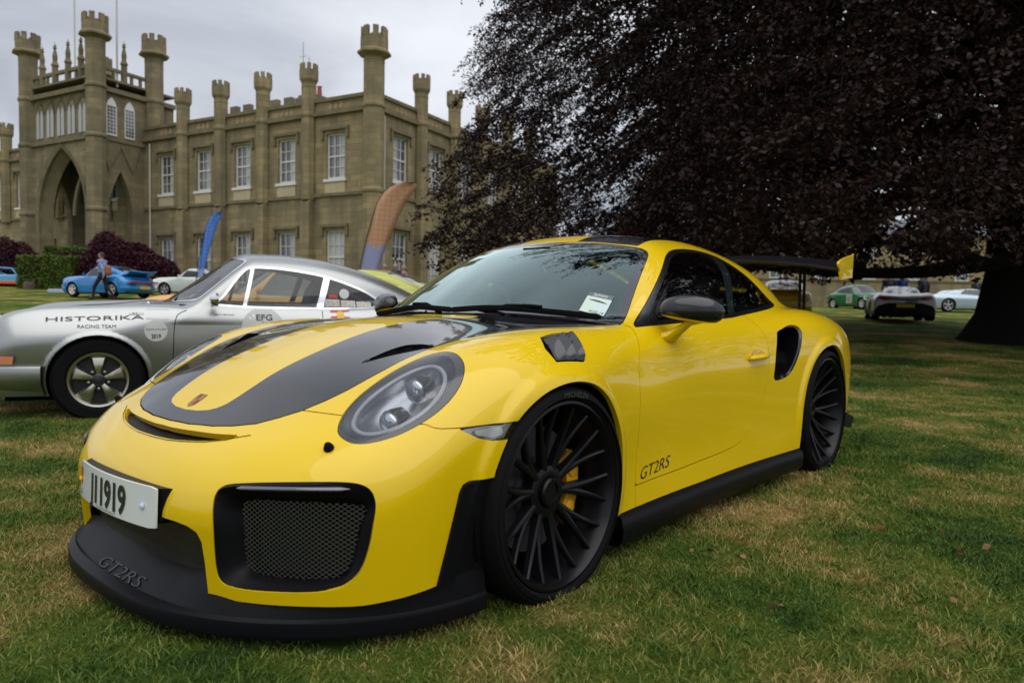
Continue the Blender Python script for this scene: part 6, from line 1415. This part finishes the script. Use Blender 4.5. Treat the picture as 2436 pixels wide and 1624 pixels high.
# open racing car by the hedge
def racer():
    p = place(-27.2, 41.0); root = thing('racing_car', 'light blue and orange open racing car at the left edge', 'car', p, rad(145))
    def f(x, y, z):
        y = np.abs(y); top = np.interp(x, [-3.4, -2.9, -2.2, -1.6, -1.2, -.6, 0, .6, 1.1], [.62, .72, .75, .78, .62, .62, .66, .52, .24]); arch = .10*np.exp(-((x)/.35)**2)+.12*np.exp(-((x+2.3)/.4)**2)
        lo = smax(y-(.95-.1*(x > .3)*(x-.3)), z-(top+arch*np.clip((y-.45)/.25, 0, 1)), .08); lo = smax(lo, x-(1.05-.25*y*y), .08); lo = smax(lo, -3.35-x, .06); lo = smax(lo, .10-z, .03)
        ck = np.sqrt(((x+.95)/.5)**2+(y/.55)**2+((z-.75)/.35)**2)*.3-.3; return smax(lo, -ck, .03)
    V, Q, N = surfnet(f, (-3.5, 0, .05), (1.2, 1.05, 1.0), .04); M = PM(V, N, Q); low_, up = cut_at(M, lambda V, N: V[:, 2]-.27)
    emit('upper_body', up, mat('race blue', (.10, .38, .62), .35, coat=1), root); emit('lower_body', low_, mat('race orange', (.70, .09, .01), .35, coat=1), root)
    for x in (0, -2.3):
        for s in (1, -1): disc_wheel(root, (x, .82*s, .31), s, .31, .15, .2, ALU, 'cup', 20)
    for s in (1, -1):
        b = MB(); b.prism([(-1.7, .7), (-3.3, .62), (-3.35, 1.02), (-2.9, 1.05)], .70*s, .74*s, 'xzy'); b.build('tail_fin', mat('race blue', (.10, .38, .62), .35, coat=1), root)
        b = MB(); b.tube([(-.5, .5*s, .6), (-.8, .45*s, 1.0), (-1.5, .4*s, 1.02)], .035, 6); b.build('screen_frame', mat('race blue', (.10, .38, .62), .35, coat=1), root)
    b = MB(); b.prism([(-2.0, .72), (-3.0, .66), (-3.0, 1.0), (-2.75, 1.02)], .742, .75, 'xzy'); b.build('number_panel', DECW, root); b = MB(); b.prism([(-2.0, .72), (-3.0, .66), (-3.0, 1.0), (-2.75, 1.02)], -.75, -.742, 'xzy'); b.build('number_panel', DECW, root)
racer()

# ------------------------------------------------------------------ people
SKIN = mat('skin', (.42, .25, .18), .55)
def person(label, X, D, facing, shirt, trousers, hair, pose='stand', h=1.76, shoes=(.02, .018, .016), sleeves='long', extra=None, zadd=0.0):
    p = place(X, D); root_name = 'person'; k = h/1.76; sw = .30 if pose == 'walk' else .03
    def cap(P, a, b, r0, r1):
        a = np.array(a)*k; b = np.array(b)*k; d = b-a; t = np.clip(((P-a)@d)/(d@d), 0, 1); return np.linalg.norm(P-a-t[:, None]*d, axis=1)-(r0+(r1-r0)*t)*k
    hipL, hipR = (0, .09, .90), (0, -.09, .90); kL = (.10*(sw > .1)+sw*.5, .10, .48); kR = (-sw*.35, -.10, .48); aL = (sw, .11, .08); aR = (-sw*1.25, -.11, .10+.05*(sw > .1))
    shL, shR = (0, .19, 1.42), (0, -.19, 1.42); eL = (-.16 if sw > .1 else 0.0, .25, 1.15); eR = (.14 if sw > .1 else -.02, -.25, 1.15); wL = (-.20 if sw > .1 else .05, .26, .92); wR = (.28 if sw > .1 else .05, -.25, .94)
    if pose == 'hips': eL, wL = (-.05, .36, 1.18), (.02, .20, 1.02)
    if pose == 'lean': shL, shR, eL, wL = (.12, .19, 1.38), (.12, -.19, 1.38), (.25, .24, 1.15), (.38, .2, 1.0); eR, wR = (.25, -.24, 1.15), (.38, -.2, 1.0)
    neck = ((shL[0]+shR[0])/2, 0, 1.46); head = (neck[0]+.03, 0, 1.63)
    bones = [('t', hipL, kL, .095, .062), ('t', kL, aL, .062, .045), ('t', hipR, kR, .095, .062), ('t', kR, aR, .062, .045), ('t', (0, 0, .93), (0, 0, 1.0), .135, .135),
             ('s', (0, 0, 1.0), (neck[0], 0, 1.28), .130, .155), ('s', shL, shR, .085, .085), ('s', shL, eL, .062, .050), ('s' if sleeves == 'long' else 'k', eL, wL, .048, .036), ('s', shR, eR, .062, .050), ('s' if sleeves == 'long' else 'k', eR, wR, .048, .036),
             ('k', neck, head, .055, .060), ('k', (head[0], 0, 1.61), (head[0]+.01, 0, 1.67), .085, .092), ('k', (head[0]+.085, 0, 1.62), (head[0]+.105, 0, 1.60), .014, .012), ('h', (head[0]-.02, 0, 1.69), (head[0]-.03, 0, 1.66), .094, .090),
             ('k', wL, (wL[0]+.03, wL[1], wL[2]-.11), .034, .024), ('k', wR, (wR[0]+.03, wR[1], wR[2]-.11), .034, .024), ('o', (aL[0]-.05, aL[1], .05), (aL[0]+.16, aL[1], .04), .045, .038), ('o', (aR[0]-.05, aR[1], .05+.03*(sw > .1)), (aR[0]+.16, aR[1], .04), .045, .038)]
    if extra == 'bag': bones.append(('b', (-.22, -.02, 1.20), (-.20, -.02, 1.02), .10, .12))
    def f(x, y, z):
        sh = np.shape(x); P = np.stack([np.ravel(x), np.ravel(y), np.ravel(z)], 1); d = None
        for b_ in bones:
            v = cap(P, *b_[1:]); d = v if d is None else smin(d, v, .035*k)
        return d.reshape(sh)
    V, Q, N = surfnet(f, (-.62, -.5, -.02), (.62, .5, 1.85*k+.02), .026, half=False); c = V[Q].mean(1); dd = np.stack([cap(c, *b_[1:]) for b_ in bones], 1).argmin(1); order = 'tskhob'
    mi = np.array([order.index(bones[i][0]) for i in dd]); me = pm_mesh('person', PM(V, N, Q)); me.polygons.foreach_set('material_index', mi.astype(np.int32))
    ms = [mat('cloth %.3f %.3f %.3f' % tuple(q), q, .85) for q in (trousers, shirt)]+[SKIN]+[mat('cloth %.3f %.3f %.3f' % tuple(q), q, .8) for q in (hair, shoes, (.35, .13, .03))]
    o = link('person', me, None, ms); o.location = (p[0], p[1], p[2]+zadd); o.rotation_euler = (0, 0, facing); tag(o, label, 'person'); return o
LEFT = math.atan2(-RH[1], -RH[0]); RIGHT = math.atan2(RH[1], RH[0]); AWAY = math.atan2(DH[1], DH[0]); NEAR = AWAY+PI
person('person in pale blue shirt and dark trousers walking left past the blue coupe', -16.4, 29.0, LEFT, (.22, .28, .48), (.012, .014, .025), (.06, .035, .02), 'walk', 1.86, extra='bag')
person('person in dark clothes standing with back turned beside the hedge', -27.6, 41.8, AWAY, (.012, .012, .02), (.012, .02, .05), (.03, .02, .015), 'hips', 1.78)
person('grey haired person in pale blue shirt near the house corner', -5.55, 31.5, AWAY+.4, (.25, .32, .38), (.05, .05, .06), (.30, .24, .20), 'stand', 1.72)
person('bald person in navy top between two others near the house corner', -5.15, 31.9, NEAR-.5, (.03, .035, .06), (.04, .04, .05), (.38, .23, .17), 'stand', 1.76)
person('person in pink shirt near the house corner', -4.7, 31.4, LEFT, (.48, .22, .28), (.05, .05, .07), (.35, .24, .20), 'stand', 1.70)
for i, (x, d, c, lab) in enumerate(((14.6, 28.2, (.05, .055, .07), 'person in grey jacket at the left of the group beyond the open supercar'), (15.3, 28.6, (.02, .04, .22), 'person in bright blue jacket in the group beyond the open supercar'), (16.0, 28.4, (.04, .045, .06), 'person in slate jacket in the middle of the group beyond the open supercar'), (16.6, 29.2, (.02, .015, .03), 'person in dark top rightmost of the group beyond the open supercar'))):
    person(lab, x, d, AWAY+.3*i, c, (.02, .022, .03), (.08, .045, .03), 'stand', 1.74)
person('person in white cap beyond the yellow coupe under the beech', 11.4, 30.5, NEAR, (.10, .10, .25), (.05, .05, .06), (.62, .62, .65), 'stand', 1.78)
person('person in dark top beyond the pale blue supercar', 25.2, 39.5, NEAR, (.03, .03, .035), (.02, .02, .03), (.25, .07, .03), 'stand', 1.75)

# ------------------------------------------------------------------ feather flags, odds and ends
def flag_mat(name, top, bottom, zsplit, accent):
    m = bpy.data.materials.new(name); m.use_nodes = True; nt = m.node_tree; b = nt.nodes['Principled BSDF']; L = nt.links; N = nt.nodes.new
    tc = N('ShaderNodeTexCoord'); s = N('ShaderNodeSeparateXYZ'); L.new(tc.outputs['Object'], s.inputs[0]); mp = N('ShaderNodeMapping'); mp.inputs['Rotation'].default_value = (0, rad(40), 0); mp.inputs['Scale'].default_value = (5, 5, 5); L.new(tc.outputs['Object'], mp.inputs[0])
    ck = N('ShaderNodeTexChecker'); ck.inputs['Scale'].default_value = 1.6; ck.inputs['Color1'].default_value = (*top, 1); ck.inputs['Color2'].default_value = (*accent, 1); L.new(mp.outputs[0], ck.inputs['Vector'])
    nz = N('ShaderNodeTexNoise'); nz.inputs['Scale'].default_value = 6; L.new(tc.outputs['Object'], nz.inputs['Vector']); ad = N('ShaderNodeMath'); ad.operation = 'MULTIPLY_ADD'; L.new(nz.outputs['Fac'], ad.inputs[0]); ad.inputs[1].default_value = .9; L.new(s.outputs['Z'], ad.inputs[2])
    g = N('ShaderNodeMath'); g.operation = 'GREATER_THAN'; g.inputs[1].default_value = zsplit+.45; L.new(ad.outputs[0], g.inputs[0]); mx = N('ShaderNodeMix'); mx.data_type = 'RGBA'; L.new(g.outputs[0], mx.inputs['Factor']); mx.inputs['A'].default_value = (*bottom, 1); L.new(ck.outputs[0], mx.inputs['B']); L.new(mx.outputs['Result'], b.inputs['Base Color']); b.inputs['Roughness'].default_value = .7
    return m
def feather_flag(label, X, D, h, w, m, lean):
    p = place(X, D); root = thing('feather_flag', label, 'flag', p, math.atan2(RH[1], RH[0]), 'feather flags on the lawn')
    t = np.linspace(0, 1, 24); px = lean*h*(t**1.6)*.55+w*.9*np.clip((t-.72)/.28, 0, 1)**2; pz = .2+(h-.2)*(t-.10*np.clip((t-.8)/.2, 0, 1)**2*t)
    b = MB(); b.tube([(0, 0, -.2)]+[(x, 0, z) for x, z in zip(px, pz)], .018, 6); b.build('pole', mat('flag pole', (.02, .02, .025), .4), root, smooth=True)
    V = []; n = 24
    for i in range(n):
        if t[i] < .1: continue
        wd = w*min(1, .55+.6*t[i])*(1-np.clip((t[i]-.80)/.2, 0, 1)**2.2)
        for u in np.linspace(0, 1, 5): V.append((px[i]+.02+u*wd, .05*math.sin(u*4+t[i]*5), pz[i]-.25*u*wd*(t[i]-.5)))
    r = len(V)//5; b = MB(); F = [(i*5+j, i*5+j+1, (i+1)*5+j+1, (i+1)*5+j) for i in range(r-1) for j in range(4)]; b.add(V, F); o = b.build('sail', m, root, smooth=True); so = o.modifiers.new('cloth', 'SOLIDIFY'); so.thickness = .004
feather_flag('tall orange and lavender feather flag in front of the house corner', -5.62, 26.0, 5.05, .95, flag_mat('flag orange', (.50, .26, .10), (.30, .31, .52), 2.3, (.52, .30, .22)), .42)
feather_flag('blue feather flag behind the roof of the silver coupe', -14.65, 33.5, 4.35, .45, flag_mat('flag blue', (.055, .16, .55), (.30, .36, .62), 1.3, (.09, .22, .62)), .34)
# banner stuff lying on the grass and the small stump
b = MB(); b.box(-.45, .45, -.12, .12, 0, .18); o = b.build('flight_case', mat('pale case', (.45, .47, .6), .5), None, bevel=.02); o.location = place(-21.6, 34.5); o.rotation_euler = (0, 0, RIGHT); tag(o, 'pale box lying on the grass left of the blue coupe', 'box')
b = MB(); b.lathe([(.30, -.1), (.27, .1), (.24, .36), (.20, .40), (0, .41)], 14, 'z'); o = b.build('tree_stump', mat('old stump', (.10, .07, .045), .9, noise=(6, (.06, .04, .03))), None, smooth=True); o.location = place(-25.0, 37.5); tag(o, 'short brown stump on the grass below the hedge', 'stump')
# low house and garden wall beyond the beech
ob = thing('stone_cottage', 'long pale stone cottage far behind the beech', 'building', place(33, 62), RIGHT)
PALE = stone_material('pale cottage stone', (.36, .28, .16), (.30, .23, .13), (.2, .16, .1), (.24, .19, .11))
b = MB(); b.box(-22, 20, -4, 4, -.5, 5.2); b.build('wall', PALE, ob); b = MB(); b.prism([(-4.4, 5.2), (4.4, 5.2), (0, 6.9)], -22.3, 20.3, 'yzx'); b.build('roof', mat('slate roof', (.09, .09, .10), .7, noise=(2, (.13, .13, .13))), ob)
for k in range(11):
    for z in (1.0, 3.3):
        x = -20+k*3.7; b = MB(); b.box(x, x+1.1, -4.06, -4.0, z, z+1.35); w_ = b.build('window', PAINT, ob)
        b = MB()
        for i in range(2):
            for j in range(2): b.box(x+.09+i*.5, x+.51+i*.5, -4.085, -4.06, z+.10+j*.62, z+.62+j*.62)
        b.build('pane', PANE, w_)
gwl = thing('garden_wall', 'low brown stone garden wall under the beech limb', 'wall', place(17.5, 43), RIGHT)
b = MB(); b.box(-9, 14, -.2, .2, -.3, 1.5); b.build('masonry', STONE, gwl); b = MB(); b.box(-9.05, 14.05, -.26, .26, 1.5, 1.6); b.build('coping', TRIMS, gwl)
